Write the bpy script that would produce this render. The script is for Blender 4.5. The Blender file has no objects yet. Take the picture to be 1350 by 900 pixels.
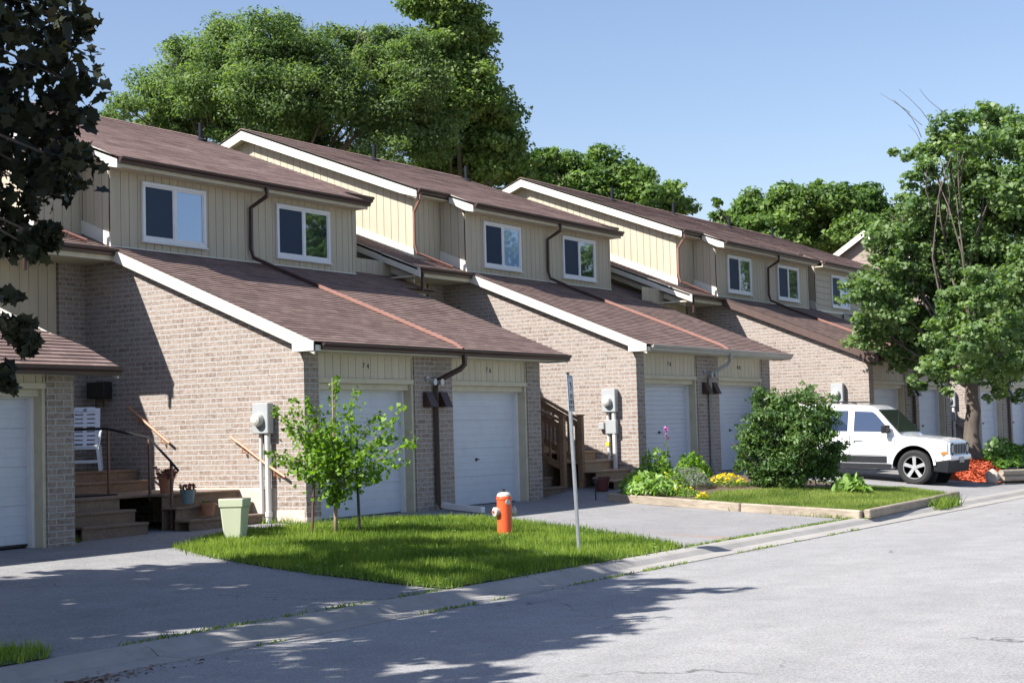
import bpy, bmesh, math, random
import numpy as np
from mathutils import Vector, Matrix
R = math.radians
sc = bpy.context.scene
COL = sc.collection
rng = np.random.default_rng(7)
random.seed(7)

# ------------------------------------------------------------------ camera, world, sun, exposure
CAM = dict(f=2053.73, yaw=-1.0071, pitch=.0585, roll=-.0273, loc=(-19.336, -16.193, 1.346))
cd = bpy.data.cameras.new('camera'); cam = bpy.data.objects.new('camera', cd); COL.objects.link(cam)
y_, p_, r_ = CAM['yaw'], CAM['pitch'], CAM['roll']
fw = Vector((-math.sin(y_)*math.cos(p_), math.cos(y_)*math.cos(p_), math.sin(p_)))
rt = Vector((math.cos(y_), math.sin(y_), 0)); up = rt.cross(fw)
rt2 = rt*math.cos(r_)+up*math.sin(r_); up2 = -rt*math.sin(r_)+up*math.cos(r_)
M = Matrix((rt2, up2, -fw)).transposed().to_4x4(); M.translation = Vector(CAM['loc'])
cam.matrix_world = M
cd.sensor_width = 36; cd.lens = CAM['f']/1350*36; cd.clip_end = 3000; cd.clip_start = .1
sc.camera = cam
SUN = Vector((-1, .527, 1.08)).normalized()
w = bpy.data.worlds.new('World'); sc.world = w; w.use_nodes = True
nt = w.node_tree; bg = nt.nodes['Background']
sky = nt.nodes.new('ShaderNodeTexSky'); sky.sky_type = 'NISHITA'; sky.sun_disc = False
sky.sun_elevation = math.asin(SUN.z); sky.sun_rotation = math.atan2(SUN.x, SUN.y)
sky.air_density = 1.15; sky.dust_density = .7; sky.ozone_density = 2.2
mxs = nt.nodes.new('ShaderNodeMix'); mxs.data_type = 'RGBA'; mxs.blend_type = 'MULTIPLY'; mxs.inputs[0].default_value = 1; nt.links.new(sky.outputs[0], mxs.inputs[6]); mxs.inputs[7].default_value = (1.0, .94, 1.0, 1); nt.links.new(mxs.outputs[2], bg.inputs[0]); bg.inputs[1].default_value = .076
sd = bpy.data.lights.new('sun', 'SUN'); sd.energy = 4.8; sd.angle = R(.53); sd.color = (1, .955, .88)
so = bpy.data.objects.new('sun', sd); COL.objects.link(so); so.rotation_euler = SUN.to_track_quat('Z', 'Y').to_euler(); so.location = (-30, 15, 30)
sc.view_settings.view_transform = 'Standard'; sc.view_settings.look = 'None'
sc.view_settings.exposure = 1.17; sc.view_settings.gamma = 1

# ------------------------------------------------------------------ helpers
def setp(o, label=None, cat=None, group=None, kind=None):
    if label: o['label'] = label
    if cat: o['category'] = cat
    if group: o['group'] = group
    if kind: o['kind'] = kind
    return o
def empty(name, loc, label=None, cat=None, group=None, rz=0):
    o = bpy.data.objects.new(name, None); COL.objects.link(o); o.location = loc; o.rotation_euler.z = rz
    o.empty_display_size = .2
    return setp(o, label, cat, group)
class MB:
    """mesh builder; box-projected metre UVs"""
    def __init__(s): s.v = []; s.f = []; s.mi = []; s.cur = 0
    def add(s, vs, fs):
        n = len(s.v); s.v += [tuple(map(float, q)) for q in vs]
        for f in fs: s.f.append(tuple(n+i for i in f)); s.mi.append(s.cur)
        return s
    def box(s, x0, y0, z0, x1, y1, z1):
        return s.add([(x0,y0,z0),(x1,y0,z0),(x1,y1,z0),(x0,y1,z0),(x0,y0,z1),(x1,y0,z1),(x1,y1,z1),(x0,y1,z1)],
                     [(0,3,2,1),(4,5,6,7),(0,1,5,4),(1,2,6,5),(2,3,7,6),(3,0,4,7)])
    def prism(s, pts, ax, a, b):
        """pts 2D polygon in the plane across axis ax"""
        def mk(p, d):
            return (d,p[0],p[1]) if ax == 'x' else (p[0],d,p[1]) if ax == 'y' else (p[0],p[1],d)
        n = len(pts)
        A = sum(pts[i][0]*pts[(i+1)%n][1]-pts[(i+1)%n][0]*pts[i][1] for i in range(n))
        flip = (A < 0) ^ (ax == 'y')
        if a > b: a, b = b, a
        vs = [mk(p, a) for p in pts]+[mk(p, b) for p in pts]
        fs = [tuple(reversed(range(n))), tuple(range(n, 2*n))]+[(i, (i+1)%n, n+(i+1)%n, n+i) for i in range(n)]
        if flip: fs = [tuple(reversed(f)) for f in fs]
        return s.add(vs, fs)
    def bar(s, p, q, wd, ht, upv=(0,0,1)):
        p = Vector(p); q = Vector(q); d = (q-p).normalized(); u = Vector(upv); sx = d.cross(u)
        if sx.length < 1e-4: sx = d.cross(Vector((0,1,0)))
        sx.normalize(); u = sx.cross(d).normalized(); a = sx*wd/2; b = u*ht/2
        vs = [p-a-b, p+a-b, p+a+b, p-a+b, q-a-b, q+a-b, q+a+b, q-a+b]
        return s.add(vs, [(0,1,2,3),(7,6,5,4),(0,4,5,1),(1,5,6,2),(2,6,7,3),(3,7,4,0)])
    def tube(s, path, rad, n=8, cap=True, sq=False):
        path = [Vector(p) for p in path]; m = len(path)
        rr = list(rad) if hasattr(rad, '__len__') else [rad]*m
        rings = []; ref = None
        for i, p in enumerate(path):
            d = (path[min(i+1, m-1)]-path[max(i-1, 0)]).normalized()
            if ref is None:
                ref = Vector((0,0,1)) if abs(d.z) < .9 else Vector((1,0,0))
            a = (ref-d*ref.dot(d)).normalized(); b = d.cross(a); ref = a
            ring = []
            for k in range(n):
                t = 2*math.pi*(k+(.5 if n == 4 else 0))/n
                ring.append(p+(a*math.cos(t)+b*math.sin(t))*rr[i]*(1.3 if n == 4 else 1))
            rings.append(ring)
        vs = [q for r in rings for q in r]; fs = []
        for i in range(m-1):
            for k in range(n):
                fs.append((i*n+k, i*n+(k+1)%n, (i+1)*n+(k+1)%n, (i+1)*n+k))
        if cap: fs.append(tuple(reversed(range(n)))); fs.append(tuple((m-1)*n+k for k in range(n)))
        return s.add(vs, fs)
    def lathe(s, prof, c=(0,0,0), n=20, ax='z', sq=0):
        vs = []; fs = []
        for (r, z) in prof:
            for k in range(n):
                t = 2*math.pi*k/n
                u, v = r*math.cos(t), r*math.sin(t)
                if ax == 'z': q = (c[0]+u, c[1]+v, c[2]+z)
                elif ax == 'x': q = (c[0]+z, c[1]+u, c[2]+v)
                else: q = (c[0]+v, c[1]+z, c[2]+u)
                vs.append(q)
        m = len(prof)
        for i in range(m-1):
            for k in range(n):
                fs.append((i*n+k, i*n+(k+1)%n, (i+1)*n+(k+1)%n, (i+1)*n+k))
        fs.append(tuple(reversed(range(n)))); fs.append(tuple((m-1)*n+k for k in range(n)))
        return s.add(vs, fs)
    def build(s, name, mat, parent=None, smooth=False, bevel=0, fix=True):
        me = bpy.data.meshes.new(name); me.from_pydata(s.v, [], s.f)
        for m in (mat if isinstance(mat, (list, tuple)) else [mat]): me.materials.append(m)
        if fix or bevel:
            bm = bmesh.new(); bm.from_mesh(me)
            if bevel: bmesh.ops.bevel(bm, geom=list(bm.edges), offset=bevel, segments=1, affect='EDGES', clamp_overlap=True)
            bmesh.ops.recalc_face_normals(bm, faces=bm.faces)
            bm.to_mesh(me); bm.free()
        elif len(s.mi) == len(me.polygons): pass
        if any(s.mi) and len(s.mi) == len(me.polygons): me.polygons.foreach_set('material_index', s.mi)
        boxuv(me)
        if smooth: me.polygons.foreach_set('use_smooth', [True]*len(me.polygons))
        o = bpy.data.objects.new(name, me); COL.objects.link(o)
        if parent: o.parent = parent
        return o
def boxuv(me):
    uv = me.uv_layers.new(name='uv')
    n = len(me.loops); vi = np.empty(n, np.int32); me.loops.foreach_get('vertex_index', vi)
    co = np.empty(len(me.vertices)*3); me.vertices.foreach_get('co', co); co = co.reshape(-1, 3)[vi]
    m = len(me.polygons); nr = np.empty(m*3); me.polygons.foreach_get('normal', nr); nr = nr.reshape(-1, 3)
    lt = np.empty(m, np.int32); me.polygons.foreach_get('loop_total', lt)
    nl = np.repeat(nr, lt, axis=0); a = np.abs(nl)
    ax = np.argmax(a*np.array([1, 1, 1.0]), axis=1)
    u = np.where(ax == 0, co[:,1], co[:,0])
    v = np.where(ax == 2, co[:,1], co[:,2])
    uv.data.foreach_set('uv', np.stack([u, v], 1).ravel())
def fast_mesh(name, V, k, mat, parent=None, attr=None):
    """V: (nfaces*k,3) independent k-gons"""
    nf = len(V)//k
    me = bpy.data.meshes.new(name); me.vertices.add(len(V)); me.vertices.foreach_set('co', V.astype(np.float32).ravel())
    me.loops.add(len(V)); me.loops.foreach_set('vertex_index', np.arange(len(V), dtype=np.int32))
    me.polygons.add(nf); me.polygons.foreach_set('loop_start', np.arange(0, nf*k, k, dtype=np.int32))
    try: me.polygons.foreach_set('loop_total', np.full(nf, k, np.int32))
    except Exception: pass
    me.materials.append(mat); me.update(calc_edges=True)
    if attr is not None:
        at = me.attributes.new('tint', 'FLOAT', 'FACE'); at.data.foreach_set('value', attr.astype(np.float32))
    o = bpy.data.objects.new(name, me); COL.objects.link(o)
    if parent: o.parent = parent
    return o

# ------------------------------------------------------------------ materials
MATS = {}
def newmat(name):
    m = bpy.data.materials.new(name); m.use_nodes = True; MATS[name] = m
    return m, m.node_tree, m.node_tree.nodes['Principled BSDF']
def N(nt, t, **kw):
    n = nt.nodes.new('ShaderNode'+t)
    for k, v in kw.items():
        if k.startswith('i_'): n.inputs[int(k[2:]) if k[2:].isdigit() else k[2:]].default_value = v
        else: setattr(n, k, v)
    return n
def mixc(nt, fac, a, b, mode='MIX'):
    n = nt.nodes.new('ShaderNodeMix'); n.data_type = 'RGBA'; n.blend_type = mode
    for i, x in ((0, fac), (6, a), (7, b)):
        if hasattr(x, 'is_output') or isinstance(x, bpy.types.NodeSocket): nt.links.new(x, n.inputs[i])
        else: n.inputs[i].default_value = x if i == 0 else (*x, 1) if len(x) == 3 else x
    return n.outputs[2]
def ramp(nt, src, stops):
    n = nt.nodes.new('ShaderNodeValToRGB'); nt.links.new(src, n.inputs[0])
    el = n.color_ramp.elements
    while len(el) < len(stops): el.new(.5)
    for e, (p, c) in zip(el, stops): e.position = p; e.color = (*c, 1) if len(c) == 3 else (c[0],)*3+(1,)
    return n.outputs[0]
def noise(nt, scale, detail=4, rough=.6, vec=None, obj=True):
    n = N(nt, 'TexNoise'); n.inputs['Scale'].default_value = scale; n.inputs['Detail'].default_value = detail; n.inputs['Roughness'].default_value = rough
    if vec is None:
        tc = nt.nodes.new('ShaderNodeTexCoord'); vec = tc.outputs['Object']
    nt.links.new(vec, n.inputs['Vector']); return n.outputs['Fac']
def bump(nt, bs, h, strength=.3, dist=.01):
    b = N(nt, 'Bump'); b.inputs['Strength'].default_value = strength; b.inputs['Distance'].default_value = dist
    nt.links.new(h, b.inputs['Height']); nt.links.new(b.outputs[0], bs.inputs['Normal'])
def simple(name, col, rough=.6, var=.15, scale=6, metallic=0, bmp=0, bscale=40, spec=None, dirt=None):
    m, nt, bs = newmat(name)
    f = noise(nt, scale)
    lo = tuple(c*(1-var) for c in col); hi = tuple(min(1, c*(1+var)) for c in col)
    c = ramp(nt, f, [(.3, lo), (.7, hi)])
    if dirt:
        f2 = noise(nt, dirt[1], 6, .7); msk = ramp(nt, f2, [(.5, (0,)), (.72, (dirt[2],))])
        c = mixc(nt, msk, c, dirt[0])
    nt.links.new(c, bs.inputs['Base Color']); bs.inputs['Roughness'].default_value = rough; bs.inputs['Metallic'].default_value = metallic
    if spec is not None: bs.inputs['Specular IOR Level'].default_value = spec
    if bmp: bump(nt, bs, noise(nt, bscale, 4), bmp, .01)
    return m

def brick_mat():
    m, nt, bs = newmat('brick'); L = nt.links
    tc = N(nt, 'TexCoord'); br = N(nt, 'TexBrick'); L.new(tc.outputs['UV'], br.inputs['Vector'])
    br.offset = .5; br.inputs['Scale'].default_value = 1; br.inputs['Brick Width'].default_value = .29; br.inputs['Row Height'].default_value = .086
    br.inputs['Mortar Size'].default_value = .0098; br.inputs['Mortar Smooth'].default_value = .25; br.inputs['Bias'].default_value = 0
    br.inputs['Color1'].default_value = (0,0,0,1); br.inputs['Color2'].default_value = (1,1,1,1); br.inputs['Mortar'].default_value = (.5,.5,.5,1)
    n1 = noise(nt, 1, 5, .7, tc.outputs['UV']); n2 = noise(nt, 22, 5, .75, tc.outputs['UV']); n3 = noise(nt, 13, 4, .7, tc.outputs['UV'])
    base = ramp(nt, br.outputs['Color'], [(0, (.195,.145,.12)), (.3, (.25,.192,.16)), (.6, (.305,.242,.205)), (1, (.25,.207,.18))])
    sp = ramp(nt, n2, [(.36, (.5,.5,.5)), (.52, (1,1,1)), (.75, (1.25,1.22,1.2))])
    c = mixc(nt, 1, base, sp, 'MULTIPLY')
    face = ramp(nt, n3, [(.44, (0,)), (.60, (.75,))])
    c = mixc(nt, face, c, (.36,.30,.262))
    c = mixc(nt, ramp(nt, noise(nt, 31, 3, .8, tc.outputs['UV']), [(.66, (0,)), (.72, (.55,))]), c, (.09,.07,.06))
    mor = mixc(nt, n2, (.37,.36,.35), (.47,.46,.45))
    c = mixc(nt, br.outputs['Fac'], c, mor)
    c = mixc(nt, ramp(nt, n1, [(.42, (0,)), (.75, (.22,))]), c, (.34,.315,.29))
    L.new(c, bs.inputs['Base Color']); bs.inputs['Roughness'].default_value = .9
    inv = N(nt, 'Math', operation='SUBTRACT'); inv.inputs[0].default_value = 1; L.new(br.outputs['Fac'], inv.inputs[1])
    ad = N(nt, 'Math', operation='MULTIPLY_ADD'); L.new(n2, ad.inputs[0]); ad.inputs[1].default_value = .9; L.new(inv.outputs[0], ad.inputs[2])
    bump(nt, bs, ad.outputs[0], .9, .012)
    return m
def shingle_mat(name, seed, kk=1.3):
    m, nt, bs = newmat(name); L = nt.links
    tc = N(nt, 'TexCoord'); mp = N(nt, 'Mapping'); L.new(tc.outputs['UV'], mp.inputs[0]); mp.inputs['Location'].default_value = (seed, seed*.37, 0)
    br = N(nt, 'TexBrick'); L.new(mp.outputs[0], br.inputs['Vector']); br.offset = .37; br.inputs['Scale'].default_value = 1
    br.inputs['Brick Width'].default_value = .305; br.inputs['Row Height'].default_value = .133; br.inputs['Mortar Size'].default_value = .003; br.inputs['Mortar Smooth'].default_value = .1
    br.inputs['Color1'].default_value = (0,0,0,1); br.inputs['Color2'].default_value = (1,1,1,1); br.inputs['Mortar'].default_value = (0,0,0,1)
    c = ramp(nt, br.outputs['Color'], [(0, (.105*kk,.068*kk,.06*kk)), (.5, (.15*kk,.1*kk,.087*kk)), (1, (.19*kk,.13*kk,.115*kk))])
    n1 = noise(nt, .7, 4, .6, tc.outputs['UV']); n2 = noise(nt, 90, 3, .8, tc.outputs['UV']); n3 = noise(nt, 5, 4, .7, tc.outputs['UV'])
    c = mixc(nt, 1, c, ramp(nt, n2, [(.3, (.62,.62,.62)), (.7, (1.4,1.4,1.4))]), 'MULTIPLY')
    c = mixc(nt, 1, c, ramp(nt, n3, [(.3, (.8,.8,.8)), (.7, (1.15,1.13,1.12))]), 'MULTIPLY')
    c = mixc(nt, ramp(nt, n1, [(.45, (0,)), (.7, (.35,))]), c, (.2*kk,.145*kk,.13*kk))
    c = mixc(nt, br.outputs['Fac'], c, (.05,.03,.03))
    L.new(c, bs.inputs['Base Color']); bs.inputs['Roughness'].default_value = .95
    bump(nt, bs, n2, .6, .006)
    return m
def asphalt_mat(name, lo, hi, spot, rust=False):
    m, nt, bs = newmat(name); L = nt.links
    tc = N(nt, 'TexCoord'); v = tc.outputs['Object']
    g = noise(nt, 110, 2, .8, v); g2 = noise(nt, 35, 3, .7, v); lg = noise(nt, .35, 5, .6, v); md = noise(nt, 2.2, 5, .65, v)
    c = ramp(nt, lg, [(.3, lo), (.7, hi)])
    c = mixc(nt, 1, c, ramp(nt, md, [(.3, (.88,.88,.88)), (.7, (1.08,1.08,1.08))]), 'MULTIPLY')
    c = mixc(nt, 1, c, ramp(nt, g, [(.32, (.55,.55,.55)), (.5, (1,1,1)), (.72, (1.3,1.3,1.3))]), 'MULTIPLY')
    c = mixc(nt, 1, c, ramp(nt, g2, [(.3, (.66,.66,.66)), (.5, (1,1,1)), (.7, (1.16,1.16,1.16))]), 'MULTIPLY')
    st_ = N(nt, 'Mapping'); L.new(v, st_.inputs[0]); st_.inputs['Scale'].default_value = (.12, 1.4, 1)
    c = mixc(nt, ramp(nt, noise(nt, 1.0, 4, .6, st_.outputs[0]), [(.5, (0,)), (.75, (.16,))]), c, (.13,.13,.13))
    # cracks
    vo = N(nt, 'TexVoronoi', feature='DISTANCE_TO_EDGE'); vo.inputs['Scale'].default_value = .22
    wn = N(nt, 'TexNoise'); wn.inputs['Scale'].default_value = 1.3; wn.inputs['Detail'].default_value = 6; L.new(v, wn.inputs['Vector'])
    vm = N(nt, 'VectorMath', operation='MULTIPLY_ADD'); L.new(wn.outputs['Color'], vm.inputs[0]); vm.inputs[1].default_value = (1.6,1.6,0); L.new(v, vm.inputs[2])
    L.new(vm.outputs[0], vo.inputs['Vector'])
    ck = ramp(nt, vo.outputs['Distance'], [(.0, (.8,)), (.0028, (0,))])
    gate = ramp(nt, noise(nt, .4, 2, .5, v), [(.52, (0,)), (.6, (1,))])
    k = N(nt, 'Math', operation='MULTIPLY'); L.new(ck, k.inputs[0]); L.new(gate, k.inputs[1])
    c = mixc(nt, k.outputs[0], c, (.05,.05,.05))
    c = mixc(nt, ramp(nt, noise(nt, 1.1, 4, .7, v), [(.62, (0,)), (.8, (.3,))]), c, spot)
    if rust:
        mp = N(nt, 'Mapping'); L.new(v, mp.inputs[0]); mp.inputs['Location'].default_value = (-5.4, 3.3, 0); mp.inputs['Rotation'].default_value = (0,0,R(4)); 
        mp.inputs['Scale'].default_value = (2.6,.55,1); mp.vector_type = 'POINT'
        gr = N(nt, 'TexGradient', gradient_type='SPHERICAL'); L.new(mp.outputs[0], gr.inputs[0])
        rr = N(nt, 'Math', operation='MULTIPLY'); L.new(gr.outputs['Fac'], rr.inputs[0]); L.new(ramp(nt, noise(nt, 3, 5, .7, v), [(.4, (0,)), (.65, (1,))]), rr.inputs[1])
        c = mixc(nt, rr.outputs[0], c, (.33,.17,.08))
    L.new(c, bs.inputs['Base Color']); bs.inputs['Roughness'].default_value = .92; bs.inputs['Specular IOR Level'].default_value = .25
    bump(nt, bs, g2, .5, .006)
    return m
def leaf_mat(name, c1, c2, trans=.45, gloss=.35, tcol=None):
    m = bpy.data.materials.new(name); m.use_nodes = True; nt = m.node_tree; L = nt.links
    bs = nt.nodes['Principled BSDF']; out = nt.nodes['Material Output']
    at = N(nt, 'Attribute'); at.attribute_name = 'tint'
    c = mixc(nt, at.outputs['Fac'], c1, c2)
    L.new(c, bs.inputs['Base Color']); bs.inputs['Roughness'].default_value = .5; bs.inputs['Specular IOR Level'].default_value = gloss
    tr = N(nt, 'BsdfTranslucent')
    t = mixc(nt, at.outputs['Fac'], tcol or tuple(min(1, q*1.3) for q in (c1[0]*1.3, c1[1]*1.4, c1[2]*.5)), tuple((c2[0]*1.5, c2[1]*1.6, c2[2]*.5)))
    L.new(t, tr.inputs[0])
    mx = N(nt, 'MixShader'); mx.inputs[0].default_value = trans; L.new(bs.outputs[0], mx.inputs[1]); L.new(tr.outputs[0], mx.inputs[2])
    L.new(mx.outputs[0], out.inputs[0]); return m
def wood_mat(name, col, axis_scale=(30, 2, 30)):
    m, nt, bs = newmat(name); L = nt.links
    tc = N(nt, 'TexCoord'); mp = N(nt, 'Mapping'); L.new(tc.outputs['Object'], mp.inputs[0]); mp.inputs['Scale'].default_value = axis_scale
    n = noise(nt, 1, 5, .7, mp.outputs[0]); n2 = noise(nt, 1.5, 4, .6)
    c = ramp(nt, n, [(.3, tuple(q*.62 for q in col)), (.7, tuple(min(1, q*1.2) for q in col))])
    c = mixc(nt, 1, c, ramp(nt, n2, [(.3, (.75,.75,.75)), (.7, (1.15,1.15,1.15))]), 'MULTIPLY')
    L.new(c, bs.inputs['Base Color']); bs.inputs['Roughness'].default_value = .85; bump(nt, bs, n, .4, .004)
    return m
def siding_mat(name, col):
    m, nt, bs = newmat(name); L = nt.links
    tc = N(nt, 'TexCoord'); mp = N(nt, 'Mapping'); L.new(tc.outputs['Object'], mp.inputs[0]); mp.inputs['Scale'].default_value = (9, 9, .8)
    n = noise(nt, 1, 4, .6, mp.outputs[0]); n2 = noise(nt, .9, 3, .6)
    c = ramp(nt, n, [(.3, tuple(q*.9 for q in col)), (.7, tuple(q*1.06 for q in col))])
    c = mixc(nt, ramp(nt, n2, [(.5, (0,)), (.8, (.25,))]), c, tuple(q*.78 for q in col))
    L.new(c, bs.inputs['Base Color']); bs.inputs['Roughness'].default_value = .7
    return m
BRICK = brick_mat()
SHING = shingle_mat('roof_shingles', 0); SHING2 = shingle_mat('upper_shingles', 3.1, 2.0)
SIDE = siding_mat('cream_siding', (.45,.40,.305)); SIDE2 = siding_mat('cream_siding_flat', (.45,.40,.31)); PINK = siding_mat('pink_siding', (.30,.235,.205))
HEAD = siding_mat('header_siding', (.52,.47,.375))
FASC = simple('white_fascia', (.62,.60,.54), .55, .05, 3, dirt=((.4,.36,.3), 2.5, .3))
TRIM = simple('beige_trim', (.50,.46,.35), .6, .07, 4, dirt=((.25,.2,.15), 3, .35))
GUT = simple('brown_gutter', (.048,.024,.02), .42, .2, 3)
CONDB = simple('copper_brown_metal', (.25,.13,.105), .45, .12, 5)
BRNR = simple('brown_rake_paint', (.085,.052,.045), .5, .12, 5)
GREYG = simple('grey_gutter', (.34,.33,.30), .5, .1, 3)
WHITE = simple('white_door_paint', (.53,.57,.65), .5, .05, 1.2, dirt=((.38,.39,.40), 3.5, .3))
WFR = simple('white_window_frame', (.68,.69,.72), .4, .04, 5)
CONC = simple('concrete', (.40,.38,.35), .9, .16, 3, bmp=.4, bscale=60, dirt=((.2,.18,.16), 1.6, .5))
KERB = simple('kerb_concrete', (.31,.295,.275), .9, .12, 1.2, bmp=.5, bscale=70, dirt=((.18,.17,.16), 5, .45))
FND = simple('foundation_render', (.50,.44,.38), .9, .15, 8, bmp=.6, bscale=30)
METER = simple('grey_meter_paint', (.34,.36,.37), .45, .05, 3)
CONDU = simple('white_conduit', (.55,.55,.55), .4, .05, 3)
BLK = simple('black_metal', (.012,.012,.013), .5, .1)
RAILM = simple('brown_rail_paint', (.12,.07,.055), .45, .2, 12)
COPP = simple('orange_brown_handrail', (.42,.20,.11), .4, .12, 8)
BOLT = simple('dark_hardware', (.05,.05,.05), .4, .1, metallic=.6)
GALV = simple('galvanised_steel', (.42,.44,.47), .4, .12, 20, metallic=.6)
STEPB = wood_mat('sun_lightened_step_wood', (.36,.25,.165))  # lighter copy of the step wood, sunlight put into its colour
STEPW = wood_mat('weathered_step_wood', (.21,.15,.11)); RAILW = wood_mat('brown_rail_wood', (.26,.155,.09)); TIMB = wood_mat('timber_edging', (.34,.285,.225), (4, 4, 30))
BARK = wood_mat('bark', (.105,.085,.07), (10, 10, 2.2)); BARK2 = wood_mat('young_bark', (.30,.22,.16), (20,20,6)); BARKD = wood_mat('dark_bark', (.07,.055,.045), (12,12,3))
ASPH_R = asphalt_mat('road_asphalt', (.275,.272,.275), (.32,.316,.315), (.225,.22,.215))
ASPH_D = asphalt_mat('driveway_asphalt', (.235,.23,.235), (.29,.285,.285), (.17,.17,.175), True)
GRND = simple('ground_soil_grass', (.055,.075,.025), .95, .3, 2)
LAWN = simple('lawn_base', (.05,.085,.02), .95, .35, 9)
SOIL = simple('soil', (.10,.07,.05), .95, .3, 12, bmp=.6)
TERR = simple('terracotta', (.38,.17,.10), .8, .1, 6); BPOT = simple('blue_grey_pot', (.16,.24,.27), .5, .1)
PLANT = simple('pale_green_plastic', (.46,.50,.36), .5, .04, 3, bmp=.05)
CHAIRM = simple('white_plastic', (.62,.66,.74), .45, .03)
ORNG = simple('hydrant_orange', (.75,.10,.03), .4, .06, 10); WCAP = simple('hydrant_white', (.5,.5,.48), .45, .06, 10, dirt=((.35,.2,.1), 12, .5))
MULCHM = simple('red_mulch', (.42,.075,.03), .9, .35, 30)
ROCK = simple('rock_surface', (.36,.32,.28), .9, .25, 6, bmp=.7, bscale=12)
MAT_ = simple('door_mat', (.02,.02,.022), .95, .2, 40)
BLKV = simple('vent_black', (.02,.022,.028), .9, .1, spec=.1)
def glass(name, c, mirror=.5, rough=.03):
    m, nt, bs = newmat(name); L = nt.links
    bs.inputs['Base Color'].default_value = (*c, 1); bs.inputs['Roughness'].default_value = .6; bs.inputs['Specular IOR Level'].default_value = .1
    g = N(nt, 'BsdfGlossy'); g.inputs['Roughness'].default_value = rough; g.inputs['Color'].default_value = (.8,.88,1,1)
    mx = N(nt, 'MixShader'); mx.inputs[0].default_value = mirror; L.new(bs.outputs[0], mx.inputs[1]); L.new(g.outputs[0], mx.inputs[2])
    b = N(nt, 'Bump'); b.inputs['Strength'].default_value = .08; b.inputs['Distance'].default_value = .02; L.new(noise(nt, 1.6, 2, .5), b.inputs['Height']); L.new(b.outputs[0], g.inputs['Normal'])
    L.new(mx.outputs[0], nt.nodes['Material Output'].inputs[0]); return m
GL_D = glass('dark_screened_glass', (.02,.035,.07), .015, .2); GL_B = glass('pale_blue_window_glass', (.20,.34,.56), .2, .02); GL_C = glass('reflecting_glass', (.012,.018,.018), .30, .02)  # second glass: plain pale blue base colour under a weak mirror

# ------------------------------------------------------------------ terrain
ZX = [-40,-3.6,0,7.3,10.5,17.8,21,40,400]; ZZ = [-.1,-.05,0,0,.285,.285,.24,.2,.2]
def G(x, y):
    zf = float(np.interp(x, ZX, ZZ)); t = min(1, max(0, (y+.2)/(-6.35)))
    return zf+(-.3-zf)*t
def struct(o): return setp(o, kind='structure')
def gridsheet(name, xs, ys, zf, mat, dz=0):
    mb = MB(); nx, ny = len(xs), len(ys)
    mb.add([(x, y, zf(x, y)+dz) for y in ys for x in xs], [(j*nx+i, j*nx+i+1, (j+1)*nx+i+1, (j+1)*nx+i) for j in range(ny-1) for i in range(nx-1)])
    return mb.build(name, mat, fix=False)
def zground(x, y):
    if y > -6.7: return G(x, y)-.03
    return -.47
struct(gridsheet('ground', [-1500,-400,-100,-40,-20,-12,-6,-3.6,0,3,7.3,9,10.5,14,17.8,21,30,40,80,200,500,1500], [-1500,-300,-60,-40,-7.3,-6.9,-6.55,-5,-3.5,-2,-.2,1,6,20,60,200,500,1500], zground, GRND))
struct(gridsheet('road', [-300,-60,-30,-15,0,15,30,60,300], [-24,-18,-12,-7.31], lambda x, y: -.375, ASPH_R))
struct(gridsheet('driveway', [-30,-12,-8,-5,-3.6,-1.8,0,2,4,7.3,9,10.5,14,17.8,21,26,40,60], [-6.62,-6.55,-5.5,-4.5,-3.5,-2.5,-1.5,-.8,-.2,.5,2,5.05], G, ASPH_D, 0.0))
# kerb with rolled face and gutter pan
mb = MB(); x = -40.
prof = [(-6.62,-.55),(-6.62,-.292),(-6.80,-.288),(-6.88,-.305),(-6.97,-.362),(-7.30,-.366),(-7.33,-.55)]
while x < 70:
    L_ = 3.0+random.uniform(-.05, .05); jz = random.uniform(-.004, .004); jy = random.uniform(-.008, .008)
    mb.prism([(a+jy, b+jz) for a, b in prof], 'x', x, x+L_-.012); x += L_
kb = mb.build('kerb', KERB); struct(kb)

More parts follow.
